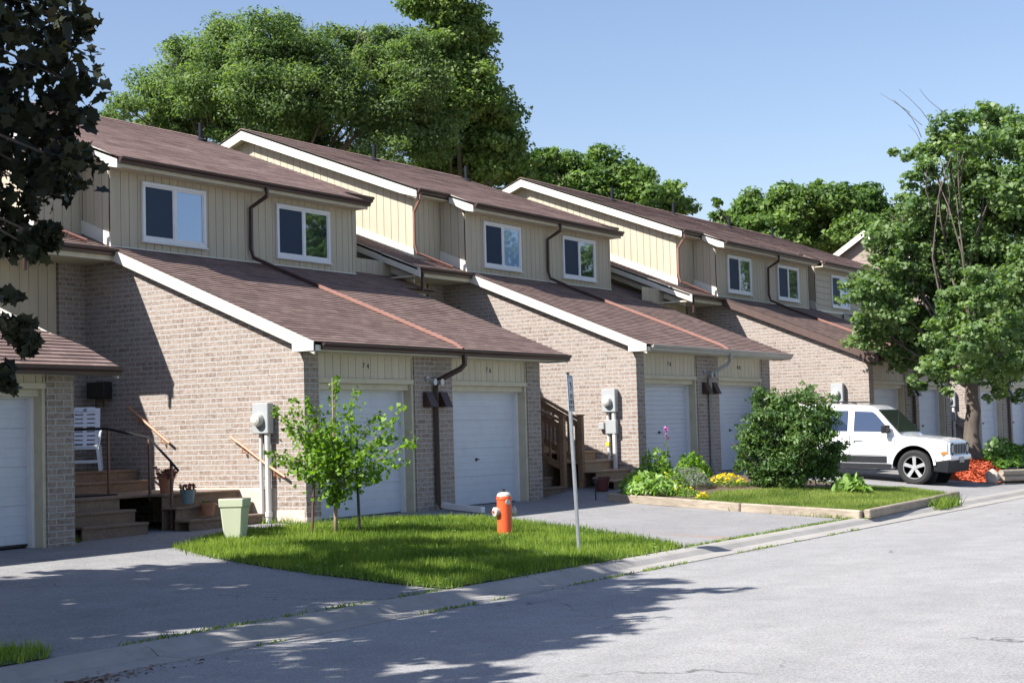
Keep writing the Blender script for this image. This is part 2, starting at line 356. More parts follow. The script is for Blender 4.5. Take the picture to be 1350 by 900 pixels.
def blades(name, poly, n, h, mat, parent=None, zoff=0, wdt=.011, lean=.5, gfn=G, edge=.0, stuff=True):
    P_ = np.array(poly); mn = P_.min(0); mx = P_.max(0); pts = []
    q = rng.uniform(mn, mx, (n*6, 2)); ins = np.zeros(len(q), bool); j = len(P_)-1
    for i in range(len(P_)):
        c = ((P_[i,1] > q[:,1]) != (P_[j,1] > q[:,1])); den = P_[j,1]-P_[i,1]
        den = den if abs(den) > 1e-9 else 1e-9
        ins ^= c & (q[:,0] < (P_[j,0]-P_[i,0])*(q[:,1]-P_[i,1])/den+P_[i,0]); j = i
    q = q[ins][:n]; n = len(q)
    z = np.array([gfn(a, b) for a, b in q])+zoff
    base = np.column_stack([q, z]); base[:,:2] += rng.normal(0, edge, (n, 2))
    pn = (np.sin(q[:,0]*3.1+np.sin(q[:,1]*2.3)*2)+np.sin(q[:,1]*4.7+q[:,0]*1.3))*.25
    hh = h*np.clip(rng.normal(1+pn*.25, .3, n), .25, 1.9)
    th = rng.uniform(0, 2*math.pi, n); dx = np.column_stack([np.cos(th), np.sin(th), np.zeros(n)])*wdt/2*rng.uniform(.7, 1.5, (n, 1))
    ph = rng.uniform(0, 2*math.pi, n); tip = base+np.column_stack([np.cos(ph)*hh*lean*rng.uniform(0, 1, n), np.sin(ph)*hh*lean*rng.uniform(0, 1, n), hh])
    V = np.empty((n, 3, 3)); V[:,0] = base-dx; V[:,1] = base+dx; V[:,2] = tip
    pq = np.sin(q[:,0]*1.1+q[:,1]*.7+np.sin(q[:,1]*1.9)*1.5)*.18; tint = np.clip(.52+pn*.8+pq+rng.normal(0, .24, n), 0, 1)
    o = fast_mesh(name, V.reshape(-1, 3), 3, mat, parent, tint)
    return setp(o, kind='stuff') if stuff else o
GRASS = leaf_mat('grass_blades', (.055,.11,.015), (.24,.325,.06), .4, .2)
GRASS2 = leaf_mat('dry_grass_blades', (.10,.16,.03), (.27,.33,.09), .4, .2)
def polysheet(name, poly, mat, dz, gfn=G, thick=.0, parent=None):
    bm = bmesh.new(); vs = [bm.verts.new((x, y, 0)) for x, y in poly]; bm.faces.new(vs)
    bmesh.ops.triangulate(bm, faces=bm.faces); bmesh.ops.subdivide_edges(bm, edges=bm.edges, cuts=4, use_grid_fill=True)
    if thick:
        r = bmesh.ops.extrude_face_region(bm, geom=list(bm.faces)); ve = [g for g in r['geom'] if isinstance(g, bmesh.types.BMVert)]
        for v in bm.verts: v.co.z = gfn(v.co.x, v.co.y)-.1
        for v in ve: v.co.z = gfn(v.co.x, v.co.y)+dz
    else:
        for v in bm.verts: v.co.z = gfn(v.co.x, v.co.y)+dz
    bmesh.ops.recalc_face_normals(bm, faces=bm.faces)
    me = bpy.data.meshes.new(name); bm.to_mesh(me); bm.free(); me.materials.append(mat); boxuv(me)
    o = bpy.data.objects.new(name, me); COL.objects.link(o)
    if parent: o.parent = parent
    return o
LAWN1 = [(-3.95,-1.05),(-4.6,-2.3),(-5.05,-3.6),(-5.3,-4.6),(-5.5,-5.7),(-5.6,-6.6),(.1,-6.6),(.75,-5.7),(1.2,-4.8),(1.7,-4.0),(2.1,-2.9),(2.35,-1.9),(1.95,-1.05),(.9,-.5),(-.5,-.35),(-1.6,-.2),(-2.5,-.4),(-3.2,-.7)]
struct(polysheet('lawn', LAWN1, LAWN, .015))
setp(blades('lawn_grass', LAWN1, 75000, .075, GRASS, zoff=.01, edge=.085), 'bright green mown grass on the lawn around the hydrant and sapling', 'grass')
LAWNL = [(-11.0,-6.62),(-10.7,-6.2),(-11.2,-5.5),(-13,-5),(-18,-5),(-18,-6.62)]
o = polysheet('lawn', LAWNL, LAWN, .015); struct(o)
setp(blades('verge_grass', LAWNL, 16000, .07, GRASS, zoff=.01, edge=.03), 'dark shaded grass at the lower left kerb', 'grass')

CL = np.column_stack([rng.uniform(-5.6, 2.3, 5200), rng.uniform(-6.55, -.3, 5200)]); CLp = np.array(LAWN1); ins_ = np.zeros(len(CL), bool); j_ = len(CLp)-1
for i_ in range(len(CLp)):
    c_ = (CLp[i_,1] > CL[:,1]) != (CLp[j_,1] > CL[:,1]); ins_ ^= c_ & (CL[:,0] < (CLp[j_,0]-CLp[i_,0])*(CL[:,1]-CLp[i_,1])/(CLp[j_,1]-CLp[i_,1]+1e-9)+CLp[i_,0]); j_ = i_
CL = CL[ins_]; CL = CL[(np.sin(CL[:,0]*2.1+1)+np.sin(CL[:,1]*2.7+CL[:,0])+rng.normal(0, .5, len(CL))) > .35]
# ------------------------------------------------------------------ house block
SL = .4119; SU = .3858
def zg(y): return 2.89+SL*(y+.33)          # garage-roof top plane (local)
def zu(y): return 6.38+SU*(y-4.06)         # upper roof top plane (front slope)
YR = 9.97; ZR = zu(YR)
def zu2(y): return zu(y) if y <= YR else ZR-SU*(y-YR)
def boards(mb, u0, u1, zb, zt, plane, depth, ax='y', pitch=.203, th=.018, gap=.012):
    """vertical boards along u with bottom zb(u) and top zt(u); ax is the wall normal axis"""
    u = u0
    while u < u1-1e-3:
        v = min(u+pitch, u1); a = u+gap/2; b = v-gap/2
        if b-a > .01:
            mb.prism([(a, zb(a)), (b, zb(b)), (b, zt(b)), (a, zt(a))], ax, plane, plane+depth)
        u = v
def courses(mb, x0, x1, ya, za, yb, zb, step=.133, lip=.014, th=.05, wob=True):
    """stepped shingle courses from (ya,za) at the eave to (yb,zb) at the top"""
    L_ = math.hypot(yb-ya, zb-za); n = max(1, round(L_/step)); dy, dz = (yb-ya)/n, (zb-za)/n
    ny, nz = -(zb-za)/L_, (yb-ya)/L_
    if nz < 0: ny, nz = -ny, -nz
    nx = max(1, int((x1-x0)/.9))
    xs = [x0+(x1-x0)*i/nx for i in range(nx+1)]
    for i in range(n):
        y0, z0 = ya+dy*i, za+dz*i; y1, z1 = y0+dy*1.0, z0+dz*1.0
        j = [random.uniform(-.004, .004) for _ in xs]
        vs = []
        for k, x in enumerate(xs):
            l = lip+j[k]*.6
            vs += [(x, y0+j[k], z0), (x, y0+ny*l+j[k], z0+nz*l), (x, y1+j[k]*.5, z1)]
        fs = []
        for k in range(nx):
            a = 3*k; b = a+3
            fs += [(a, b, b+1, a+1), (a+1, b+1, b+2, a+2)]
        mb.add(vs, fs)
    # under-slab
    mb.add([(x0,ya,za-.002),(x1,ya,za-.002),(x1,yb,zb-.002),(x0,yb,zb-.002),(x0,ya,za-th),(x1,ya,za-th),(x1,yb,zb-th),(x0,yb,zb-th)],
           [(0,1,2,3),(7,6,5,4),(0,4,5,1),(1,5,6,2),(2,6,7,3),(3,7,4,0)])
def gutter(mb, x0, x1, y, z, h=.115, d=.12):
    """K-profile gutter along x, back at y, top at z"""
    pts = [(y,z-.0),(y,z-h),(y-d*.55,z-h),(y-d*.62,z-h*.62),(y-d*.95,z-h*.35),(y-d,z),(y-d*.9,z),(y-d*.85,z-.02),(y-.01,z-.03)]
    mb.prism(pts, 'x', x0, x1)
def rakeboard(mb, x, side, pts, h, th=.03):
    """board along a rake: pts top line [(y,z)...], height h"""
    a = [(y, z) for y, z in pts]; b = [(y, z-h) for y, z in reversed(pts)]
    mb.prism(a+b, 'x', x, x+side*th)
def window(parent, x0, x1, z0, z1, y, right_bright, split=.5):
    wn = MB(); f = .07; d0 = y-.055
    wn.box(x0, d0, z0, x1, y+.0, z0+f).box(x0, d0, z1-f*.9, x1, y, z1).box(x0, d0, z0+f, x0+f*.8, y, z1-f*.9).box(x1-f, d0, z0+f, x1, y, z1-f*.9)
    w_ = wn.build('window', WFR, parent, bevel=.006)
    xm = x0+(x1-x0)*split
    s = MB(); s.box(x0-.03, y-.075, z0-.03, x1+.03, y-.005, z0-.002); s.build('sill', WFR, w_, bevel=.005)
    s = MB(); s.box(xm-.03, y-.045, z0+f, xm+.03, y-.012, z1-f*.9)
    for a, b in ((x0+f*.8, xm-.03), (xm+.03, x1-f)):
        s.box(a, y-.038, z0+f, a+.025, y-.012, z1-f*.9).box(b-.025, y-.038, z0+f, b, y-.012, z1-f*.9).box(a+.025, y-.038, z0+f, b-.025, y-.012, z0+f+.03).box(a+.025, y-.038, z1-f*.9-.03, b-.025, y-.012, z1-f*.9)
    s.build('sash', WFR, w_)
    p = MB(); p.box(x0+f*.8+.02, y-.026, z0+f+.02, xm-.02, y-.02, z1-f*.9-.02); p.build('pane', GL_D, w_)
    p = MB(); p.box(xm+.02, y-.026, z0+f+.02, x1-f-.02, y-.02, z1-f*.9-.02); p.build('pane', GL_B if right_bright else GL_C, w_)
    return w_
def text(parent, s, x, y, z, size, mat, rot=(math.pi/2, 0, 0), name='house_number', ext=.004):
    c = bpy.data.curves.new(name, 'FONT'); c.body = s; c.size = size; c.extrude = ext; c.align_x = 'CENTER'
    t = bpy.data.objects.new(name+'_src', c); COL.objects.link(t)
    dg = bpy.context.evaluated_depsgraph_get(); dg.update(); me = bpy.data.meshes.new_from_object(t.evaluated_get(dg))
    bpy.data.objects.remove(t); me.materials.clear(); me.materials.append(mat)
    o = bpy.data.objects.new(name, me); COL.objects.link(o); o.parent = parent; o.location = (x, y, z); o.rotation_euler = rot
    return o
def downspout(parent, pts, mat=GUT, r=.036, name='downspout'):
    mb = MB(); mb.tube(pts, r, 4)
    return mb.build(name, mat, parent, bevel=.006)

def block(off, label, numbers, H1=2.764, hdr=2.27, gutmat=GUT, rib=.26, strip=True, bright=(1,0), lit_rake=FASC, right_porch=True, left_porch=-2.25, ext_pipe=False, cat='row house', upper_x0=0., wall_lights=True, hsid=False, sl=None, ypr=3.75, xr1=8.1):
    x0_, y0_, z0_ = off
    T = empty('row_house', off, label, cat, 'row of brick and cream townhouses')
    W, U1, d2, d3, w0 = 7.287, 6.97, 4.36, 5.05, 1.093
    x1_, x2_, x3_, x4_ = .368, 3.02, 4.189, 6.806
    dH = 2.764-H1
    def zG(y): return zg(y)-dH if not sl else 2.89-dH-.04+sl*(y+.33)
    # brick walls
    mb = MB(); top = lambda y: min(zG(y)-.14, H1-.0+99)
    mb.prism([(0.,-.5),(d3,-.5),(d3,zG(d3)-.14),(0.,max(H1, zG(0)-.14))], 'x', 0, .2)
    mb.box(.2, 0, -.5, x1_, .3, H1); mb.build('side_wall', BRICK, T)
    mb = MB(); mb.prism([(0.,-.5),(d3,-.5),(d3,zG(d3)-.14),(0.,max(H1, zG(0)-.14))], 'x', W-.2, W)
    mb.box(x4_, 0, -.5, W-.2, .3, H1); mb.build('side_wall', BRICK, T)
    mb = MB(); mb.box(x2_, 0, -.5, x3_, .3, H1); mb.build('brick_pier', BRICK, T)
    # brick part of the recessed entry wall (left) and siding beyond
    mb = MB(); mb.box(-.6, d3-.05, -.3, -.003, d3+.2, zG(d3)-.16); mb.build('entry_brick', BRICK, T)
    # foundation at the wall foot
    mb = MB(); mb.box(-.012, .02, -.5, .1, .62, .2); mb.box(-.014, .62, -.5, .1, 3.4, .56 if not numbers[0] == '78' else .45); mb.box(-.004, -.012, -.5, x1_+.002, .1, .09)
    mb.build('foundation', FND, T, bevel=.01)
    # side wall under rake flashing etc: header panels and doors
    for k, (a, b) in enumerate(((x1_, x2_), (x3_, x4_))):
        h = MB(); boards(h, a+.03, b-.03, lambda u: hdr+.03, lambda u: H1-.05, .05, .02); 
        hd = h.build('door_header', HEAD, T)
        h = MB(); h.box(a, .07, hdr, b, .26, H1); h.build('header_backing', HEAD, hd)
        h = MB(); h.box(a, .012, hdr-.055, b, .09, hdr+.03); h.box(a, .03, H1-.05, b, .09, H1+.02); h.box(a, .03, hdr+.03, a+.03, .09, H1-.05).box(b-.03, .03, hdr+.03, b, .09, H1-.05)
        h.build('header_trim', TRIM, hd, bevel=.004)
        fr = MB(); fr.box(a, .03, -.3, a+.06, .34, hdr-.055).box(b-.06, .03, -.3, b, .34, hdr-.055).box(a+.06, .09, hdr-.16, b-.06, .34, hdr-.055)
        fo = fr.build('door_frame', TRIM, T, bevel=.004)
        fr = MB(); fr.box(a+.06, .2, -.3, a+.1, .33, hdr-.16).box(b-.11, .2, -.3, b-.06, .33, hdr-.16).box(a+.1, .22, hdr-.18, b-.11, .33, hdr-.162); fr.build('door_stop', WFR, fo)
        if numbers[k]: 
            text(hd, numbers[k][0], (a+b)/2-.07, .046, (hdr+H1)/2-.02, .125, BOLT); text(hd, numbers[k][1], (a+b)/2+.05, .046, (hdr+H1)/2-.03, .125, BOLT)
        dr = MB(); z = .012; top_ = hdr-.17; yy = .29; i = 0
        while z < top_-.02:
            rr = rib if rib < .3 else (.53 if i % 1 == 0 else .53); z2 = min(z+rr, top_)
            dr.box(a+.07, yy, z+.005, b-.07, yy+.04, z2-.004); z = z2; i += 1
        dr.box(a+.07, yy+.012, .012, b-.07, yy+.05, top_)
        if rib > .3:
            zz = .012
            while zz < top_-.3:
                for q_ in (.13, .26, .39): dr.box(a+.11, yy-.004, zz+q_, b-.11, yy+.002, zz+q_+.012)
                zz += rib
        dd = dr.build('garage_door', WHITE, T, bevel=.003)
        hm = MB(); hm.box(a+.07, yy+.002, -.02, b-.07, yy+.03, .014); hm.build('bottom_seal', BLK, dd)
        hm = MB(); xm = (a+b)/2-.15; hm.lathe([(.03,0),(.03,-.02),(.012,-.025),(.012,-.05)], (xm, yy, .86 if rib > .3 else .98), 10, 'y'); hm.bar((xm-.05,yy-.05,.86 if rib > .3 else .98),(xm+.05,yy-.05,.86 if rib > .3 else .98),.014,.014)
        hm.build('handle', BOLT, dd)
    # lower roof
    mb = MB(); courses(mb, -.16, 7.80, -.36, zG(-.36), d2+.02, zG(d2+.02)); 
    mb.prism([(-.2, 0), (-.2, 0)], 'x', 0, 0) if False else None
    lr = mb.build('garage_roof', SHING, T, fix=False)
    mb = MB(); courses(mb, U1+.02, 7.80, d2+.02, zG(d2+.02), 8.5, zG(8.5)); mb.build('rear_slope', SHING, lr, fix=False)
    # soffit + fascia front
    s = MB(); s.box(-.15, -.34, H1-.03 if H1 > 2.6 else H1-.01, 7.72, .03, H1+.0); s.build('soffit', TRIM, lr)
    s = MB(); s.box(-.0, -.345, H1-.025, 7.74, -.315, zG(-.33)-.03); s.build('fascia', FASC if gutmat is GUT else GREYG, lr)
    g = MB(); gutter(g, .0 if gutmat is GUT else -.0, 7.815, -.335, zG(-.36)+.0, .125, .115); gg = g.build('gutter', gutmat, T)
    # left rake board with boxed end
    rk = MB(); pts = [(d2-.04, zG(d2-.04)+.0), (-.36, zG(-.36)+.0)]
    rakeboard(rk, -.165, 1, pts, .2)
    rk.prism([(.08, H1-.03), (-.36, H1-.03), (-.36, zG(-.36)-.001), (.08, zG(.08)-.001)], 'x', -.185, .02 if gutmat is GUT else .02)
    rk.build('rake_board', lit_rake, T)
    rk = MB(); rk.prism([(d2, zG(d2)-.13), (.1, zG(.1)-.13), (.1, zG(.1)-.17), (d2, zG(d2)-.17)], 'x', -.14, 0); rk.build('rake_soffit', TRIM, T)
    rk = MB(); rakeboard(rk, 7.80, -1, [(8.4, zG(8.4)), (-.36, zG(-.36))], .16); rk.prism([(.08, H1-.03), (-.34, H1-.03), (-.34, zG(-.34)), (.08, zG(.08))], 'x', 7.3, 7.77); rk.build('rake_board', FASC, T)
    # ---------- upper storey
    zB = 4.821; uf = zG(d2)-.02
    def zwt(y): return zu2(y)-.16
    mb = MB()
    ux = upper_x0
    mb.box(ux+.02, d2+.02, uf-.4, U1-.02, d3, zu(d2)-.12)                       # backing of projection
    xl = -w0 if strip else ux
    ywb = 15.9
    mb.prism([(d3+.02, 4.2), (ywb-.4, 4.2), (ywb-.4, zwt(ywb-.4)), (YR, zwt(YR)), (d3+.02, zwt(d3))], 'x', xl+.02, min(8.0, xr1-.15))
    mb.box(xl+.02, d3+.02, -.3, W, ywb-.4, 4.2)
    core = mb.build('inner_wall', SIDE2, T)
    fr = MB()
    if not hsid:
        boards(fr, ux+.06, U1-.08, lambda u: uf, lambda u: zu(d2)-.13, d2, .02)
    else:
        z = uf
        while z < zu(d2)-.15: fr.prism([(d2-.018, z+.006), (d2+.02, z+.006), (d2+.02, min(z+.2, zu(d2)-.13)), (d2-.004, min(z+.2, zu(d2)-.13))], 'x', ux+.08, U1-.05); z += .2
    fr.box(U1-.08, d2-.012, uf, U1, d2+.08, zu(d2)-.13); fr.box(ux, d2-.012, uf, ux+.06, d2+.02, zu(d2)-.13)
    fr.build('front_siding', SIDE, T)
    # flashing strip at foot of front wall and foot of the side of projection
    fl = MB(); fl.box(ux+.01, d2-.03, uf-.03, U1+.01, d2-.005, uf+.035)
    fl.prism([(d2-.05, zG(d2-.05)), (d3, zG(d3)), (d3, zG(d3)+.24), (d2-.005, zG(d2)+.24)], 'x', ux-.03, ux-.004)
    fl.build('flashing', FASC, T)
    # projection side boards
    sd_ = MB()
    if hsid:
        z = uf
        while z < zu(d2)-.15: sd_.prism([(d2-.006,z+.008),(11,z+.008),(11,z+.2),(d2-.006,z+.2)], 'x', ux, ux+.02); z += .2
    else: boards(sd_, d2-.012, d3, lambda u: zG(u), lambda u: zu(u)-.14, ux, .02, 'x')
    sd_.build('return_siding', SIDE, T)
    if strip:
        st = MB(); boards(st, -w0+.02, -.005, lambda u: zG(d3)-.1, lambda u: zu(d3)-.14, d3, .02); st.build('recess_siding', SIDE, T)
        gb = MB(); boards(gb, d3, ywb-.4, lambda u: zG(min(u, 9))-.2, lambda u: zwt(u)+.0, -w0, .02, 'x', pitch=.206); gb.build('gable_siding', SIDE, T)
        fl = MB(); fl.prism([(d3-.02, zG(d3)), (8.8, zG(8.8)), (8.8, zG(8.8)+.2), (d3-.02, zG(d3)+.2)], 'x', -w0-.03, -w0-.004); fl.build('flashing', FASC, T)
        rb = MB(); ov = .24; ye = 4.74
        rb.prism([(ye, zu(ye)), (YR, ZR), (15.9, zu2(15.9)), (15.9, zu2(15.9)-.24), (YR, ZR-.26), (ye+.45, zu(ye+.45)-.24), (ye, zu(ye)-.2)], 'x', -w0-ov-.03, -w0-ov)
        rb.build('rake_board', FASC, T)
        rb = MB(); rb.prism([(ye+.03, zu(ye)-.2), (YR, ZR-.2), (15.9, zu2(15.9)-.2), (15.9, zu2(15.9)-.23), (YR, ZR-.23), (ye+.03, zu(ye)-.23)], 'x', -w0-ov, -w0); rb.build('gable_soffit', TRIM, T)
        # small boxed rake where the projection roof leaves the recess eave
        rb = MB(); rb.prism([(ye-.04, zu(ye)+.0), (ye-.04, zu(ye)-.2), (d2-.1, zu(d2-.1)-.24), (4.03, zu(4.03)-.20), (4.03, zu(4.03)-.005)], 'x', -.13, -.1)
        rb.prism([(ye-.3, zu(ye)-.18), (ye-.3, zu(ye)-.2), (4.05, zu(4.05)-.2), (4.05, zu(4.05)-.18)], 'x', -.1, 0)
        rb.build('eave_return', FASC, T)
        g = MB(); gutter(g, -w0-ov, -.14, ye+.02, zu(ye)+.0, .11, .11); g.build('gutter', GUT, T)
        s = MB(); s.box(-w0-.2, ye+.02, zu(ye)-.16, -.02, d3+.01, zu(ye)-.13); s.build('soffit', TRIM, T)
        downspout(T, [(-w0-.18, ye-.04, zu(ye)-.1), (-w0-.18, ye-.03, zu(ye)-.24), (-w0-.06, d3-.08, zu(ye)-.5), (-w0-.05, d3-.07, zG(d3)+.32), (-w0+.0, d3-.1, zG(d3)+.1), (-w0+.55, 4.35, zG(4.35)+.05)], CONDB, .03)
    # upper roof
    mb = MB(); xr0 = -w0-.27 if strip else ux-.14
    courses(mb, ux-.13, 7.06, 4.03, zu(4.03), 4.74, zu(4.74), lip=.009)
    courses(mb, xr0, xr1, 4.74, zu(4.74), YR, ZR, lip=.009); courses(mb, xr0, xr1, 15.9, zu2(15.9), YR, ZR, step=.3)
    ur = mb.build('main_roof', SHING2, T, fix=False)
    mb = MB(); mb.prism([(YR-.13, ZR-.03), (YR, ZR+.022), (YR+.13, ZR-.03), (YR, ZR-.01)], 'x', xr0, xr1); mb.build('ridge_cap', SHING2, ur)
    for vx in (3.2, 7.6) if strip else (2.0, 6.0):
        v = MB(); vy = YR-.6; v.lathe([(.16,-.01),(.1,.03),(.06,.05),(.052,.06),(.052,.42)], (vx, vy, zu(vy)), 12); v.build('vent_pipe', BLKV, ur, smooth=False)
    s = MB(); s.box(ux, 4.05, zu(4.06)-.185, 7.0, d2+.01, zu(4.06)-.15); s.box(ux-.1, 4.035, zu(4.06)-.19, 7.03, 4.06, zu(4.06)-.03); s.build('soffit', TRIM, T)
    g = MB(); gutter(g, ux-.1, 7.05, 4.04, zu(4.03)+.0, .115, .115); g.build('gutter', GUT, T)
    # right end: recess strip eave, end wall and elbow
    g = MB(); gutter(g, 7.06, xr1, 4.76, zu(4.74), .11, .11); g.build('gutter', GUT, T)
    s = MB(); rakeboard(s, xr1, -1, [(4.76, zu(4.76)), (YR, ZR)], .2); s.build('rake_board', TRIM, T)
    s = MB(); s.prism([(4.05, zu(4.05)), (4.76, zu(4.76)), (4.76, zu(4.76)-.17), (4.05, zu(4.05)-.17)], 'x', 7.03, 7.055); s.build('rake_end', GUT, T)
    downspout(T, [(7.5, 4.70, zu(4.74)-.08), (7.5, 4.70, zu(4.74)-.22), (7.03, 4.72, zu(4.74)-.62), (7.03, 4.72, zG(4.7)+.05)], GUT, .032)
    rs = MB(); boards(rs, d2, d3, lambda u: uf, lambda u: zu(u)-.15, U1-.02, .02, 'x'); rs.build('return_siding', SIDE, T)
    # middle downspout and its run down the lower roof
    xm = 3.62
    downspout(T, [(xm+.12, 3.98, zu(4.03)-.1), (xm+.12, 3.98, zu(4.03)-.27), (xm, d2-.07, zu(4.03)-.48), (xm, d2-.06, uf+.28), (xm+.02, d2-.1, uf+.1), (xm+.3, d2-.6, zG(d2-.6)+.05), (xm+.36, 2.9, zG(2.9)+.05)], GUT)
    downspout(T, [(xm+.36, 2.9, zG(2.9)+.045), (xm+.42, 1.2, zG(1.2)+.05), (xm+.42, -.2, zG(-.2)+.05), (xm+.42, -.36, zG(-.36)+.0)], CONDB, .034)
    downspout(T, [(x2_+1.0, -.40, H1+.02), (x2_+1.0, -.40, H1-.16), (x2_+.95, -.34, H1-.24), (x2_+.6, -.07, H1-.45), (x2_+.57, -.06, H1-.6), (x2_+.57, -.06, .14), (x2_+.6, -.12, .03)], gutmat if gutmat is GUT else GREYG, .042)
    # brown wall brackets / lamp shades on pier
    if wall_lights:
        for dx in (-.3, .3):
            b = MB(); xx = x2_+.57+dx*.75; zz = H1-.92
            b.prism([(-.005, zz), (-.2, zz-.0), (-.07, zz+.27), (-.005, zz+.27)], 'x', xx-.11, xx+.11); b.build('wall_lamp_shade', GUT, T, bevel=.004)
        b = MB(); b.lathe([(.05,0),(.05,-.03)], (x2_+.36, 0, H1-.42), 10, 'y')
        for dx in (-.1, .12):
            b.tube([(x2_+.36, -.03, H1-.42), (x2_+.36+dx, -.14, H1-.46)], .012, 6); b.lathe([(.02,0),(.03,-.05),(.06,-.13)], (x2_+.36+dx, -.14, H1-.48), 10, 'y')
        b.build('flood_light', GALV, T)
    # windows
    uo = ux
    wo = 0 if not hsid else -1.95
    window(T, .751+wo, 2.389+wo, 4.983, 6.07, d2, bright[0]); 
    window(T, 4.416, 6.096, 4.985, 6.07, d2, bright[1])
    # porch roofs, entry wall
    xp = left_porch
    if xp:
        pr = MB(); yp = 4.12; courses(pr, xp, -.16, yp, zG(yp), d3+.03, zG(d3)); 
        if xp < -w0-.05: courses(pr, xp, -w0-.01, d3+.03, zG(d3+.03), 8.6, zG(8.6))
        po = pr.build('porch_roof', SHING, T, fix=False)
        g = MB(); gutter(g, xp+.02, -.1, yp+.02, zG(yp)+.01, .115, .115); g.build('gutter', GUT, po)
        s = MB(); s.box(xp+.05, yp+.03, zG(yp)-.19, -.01, d3+.0, zG(yp)-.15); s.box(xp+.05, yp+.02, zG(yp)-.19, -.01, yp+.045, zG(yp)-.06); s.build('soffit', TRIM, po)
        s = MB(); rakeboard(s, xp, 1, [(8.5, zG(8.5)+.01), (yp-.06, zG(yp-.06)+.01)], .2); s.build('rake_board', FASC, po)
        s = MB(); rakeboard(s, xp+.28, 1, [(8.5, zG(8.5)-.26), (yp+.3, zG(yp+.3)-.26)], .15); s.build('lower_rake_board', FASC, po)
        e = MB(); boards(e, -3.25, -.62, lambda u: -.2, lambda u: zG(d3)-.17, d3, .02); e.build('entry_siding', SIDE, T)
        downspout(T, [(xp+.12, yp-.05, zG(yp)-.08), (xp+.13, yp-.03, zG(yp)-.5)], GUT, .03)
    if right_porch:
        pr = MB(); yp = ypr; courses(pr, 7.8, 8.75, yp, zG(yp), d3+.03, zG(d3)); courses(pr, 7.8, 8.6, d3+.03, zG(d3+.03), 8.5, zG(8.5)); po = pr.build('porch_roof', SHING, T, fix=False)
        g = MB(); gutter(g, 7.7, 8.9, yp+.02, zG(yp)+.01, .115, .115); g.build('gutter', GUT, po)
        s = MB(); s.box(7.3, yp+.03, zG(yp)-.19, 8.7, d3+.0, zG(yp)-.15); s.box(7.3, yp+.02, zG(yp)-.19, 8.7, yp+.045, zG(yp)-.06); s.build('soffit', TRIM, po)
    return T

def meter(T, y, zc, box2=True, s=1.):
    m = MB(); m.box(-.17, y-.17, zc-.25, -.02, y+.17, zc+.25); mo = m.build('electric_meter', METER, T, bevel=.012)
    d = MB(); d.lathe([(.11,0),(.11,-.05),(.09,-.1),(.05,-.12)], (-.17, y+.02, zc-.02), 18, 'x'); d.build('meter_dial', simple('meter_glass', (.5,.5,.46), .15, .05), mo, smooth=False)
    c = MB(); c.tube([(-.09, y-.09, zc-.25), (-.09, y-.09, .15), (-.09, y-.09, -.15)], .05, 10); c.tube([(-.07, y+.07, zc-.25), (-.07, y+.07, -.02)], .032, 10)
    c.lathe([(.062,-.05),(.062,.03)], (-.09, y-.09, .05+.1), 10); c.build('conduit', CONDU, mo)
    if box2:
        b = MB(); b.box(-.15, y-.16, zc-.72, -.03, y+.1, zc-.42); b.box(-.11, y+.16, zc-.62, -.02, y+.3, zc-.47); b.build('junction_box', METER, mo, bevel=.01)
        b = MB(); b.box(-.125, y+.04, zc-.98, -.05, y+.12, zc-.9); b.build('yellow_tag', simple('yellow_tag', (.7,.55,.05), .5, .05), mo)
    return mo
def wallrail(T, pts, mat=COPP):
    r = MB(); r.tube([(-.09, y, z) for y, z in pts], .024, 8); o = r.build('wall_handrail', mat, T)
    (ya, za), (yb, zb) = pts[0], pts[-1]
    for t in (.22, .8):
        y = ya+(yb-ya)*t; z = za+(zb-za)*t
        b = MB(); b.tube([(-.01, y, z-.13), (-.09, y, z-.12), (-.09, y, z-.02)], .009, 6); b.tube([(-.012, y+.05, z-.07), (-.012, y-.05, z-.17)], .008, 6); b.build('bracket', COPP, o)

OA = (0, 0, 0); OB = (10.495, -.486, .285); OC = (21.108, -1.918, .24); OZ = (-11.407, .74, -.01)
hA = block(OA, 'brick townhouse 74 and 76 behind the orange hydrant and the young staked tree', ('74','76'), hdr=2.30, rib=.53, bright=(1,0))
hB = block(OB, 'brick townhouse 78 with a grey gutter, behind the timber-edged flower bed', ('78','80'), H1=2.764, hdr=2.22, gutmat=GREYG, rib=.105, bright=(1,0))
hC = block(OC, 'brick townhouse behind the parked white SUV, with a brown-edged garage roof', ('82',''), H1=2.764, hdr=2.22, rib=.2, bright=(0,0), lit_rake=BRNR, right_porch=False, xr1=7.4)
hZ = block(OZ, 'nearest townhouse, cut off at the left edge behind the dark maple leaves', ('',''), H1=2.37, hdr=2.19, rib=.53, left_porch=None, wall_lights=False, sl=.48, right_porch=False)
def deepen(o, d):
    for c in o.children:
        if c.type == 'MESH' and c.location.length < 1e-6:
            for v in c.data.vertices:
                y = v.co.y; v.co.y = y if y < .3 else (.3+(y-.3)*(1+d/3.6) if y < 3.9 else y+d)
        deepen(c, d)
deepen(hZ, 1.67)      # the nearest house stands deeper behind its garage
OD = (31.3, -1.92, .25)
hD = block(OD, 'farthest cream townhouse of the row, with horizontal boards, behind the street maple', ('',''), hdr=2.22, rib=.2, strip=False, upper_x0=-2.6, hsid=True, right_porch=False, left_porch=None, bright=(1,1))
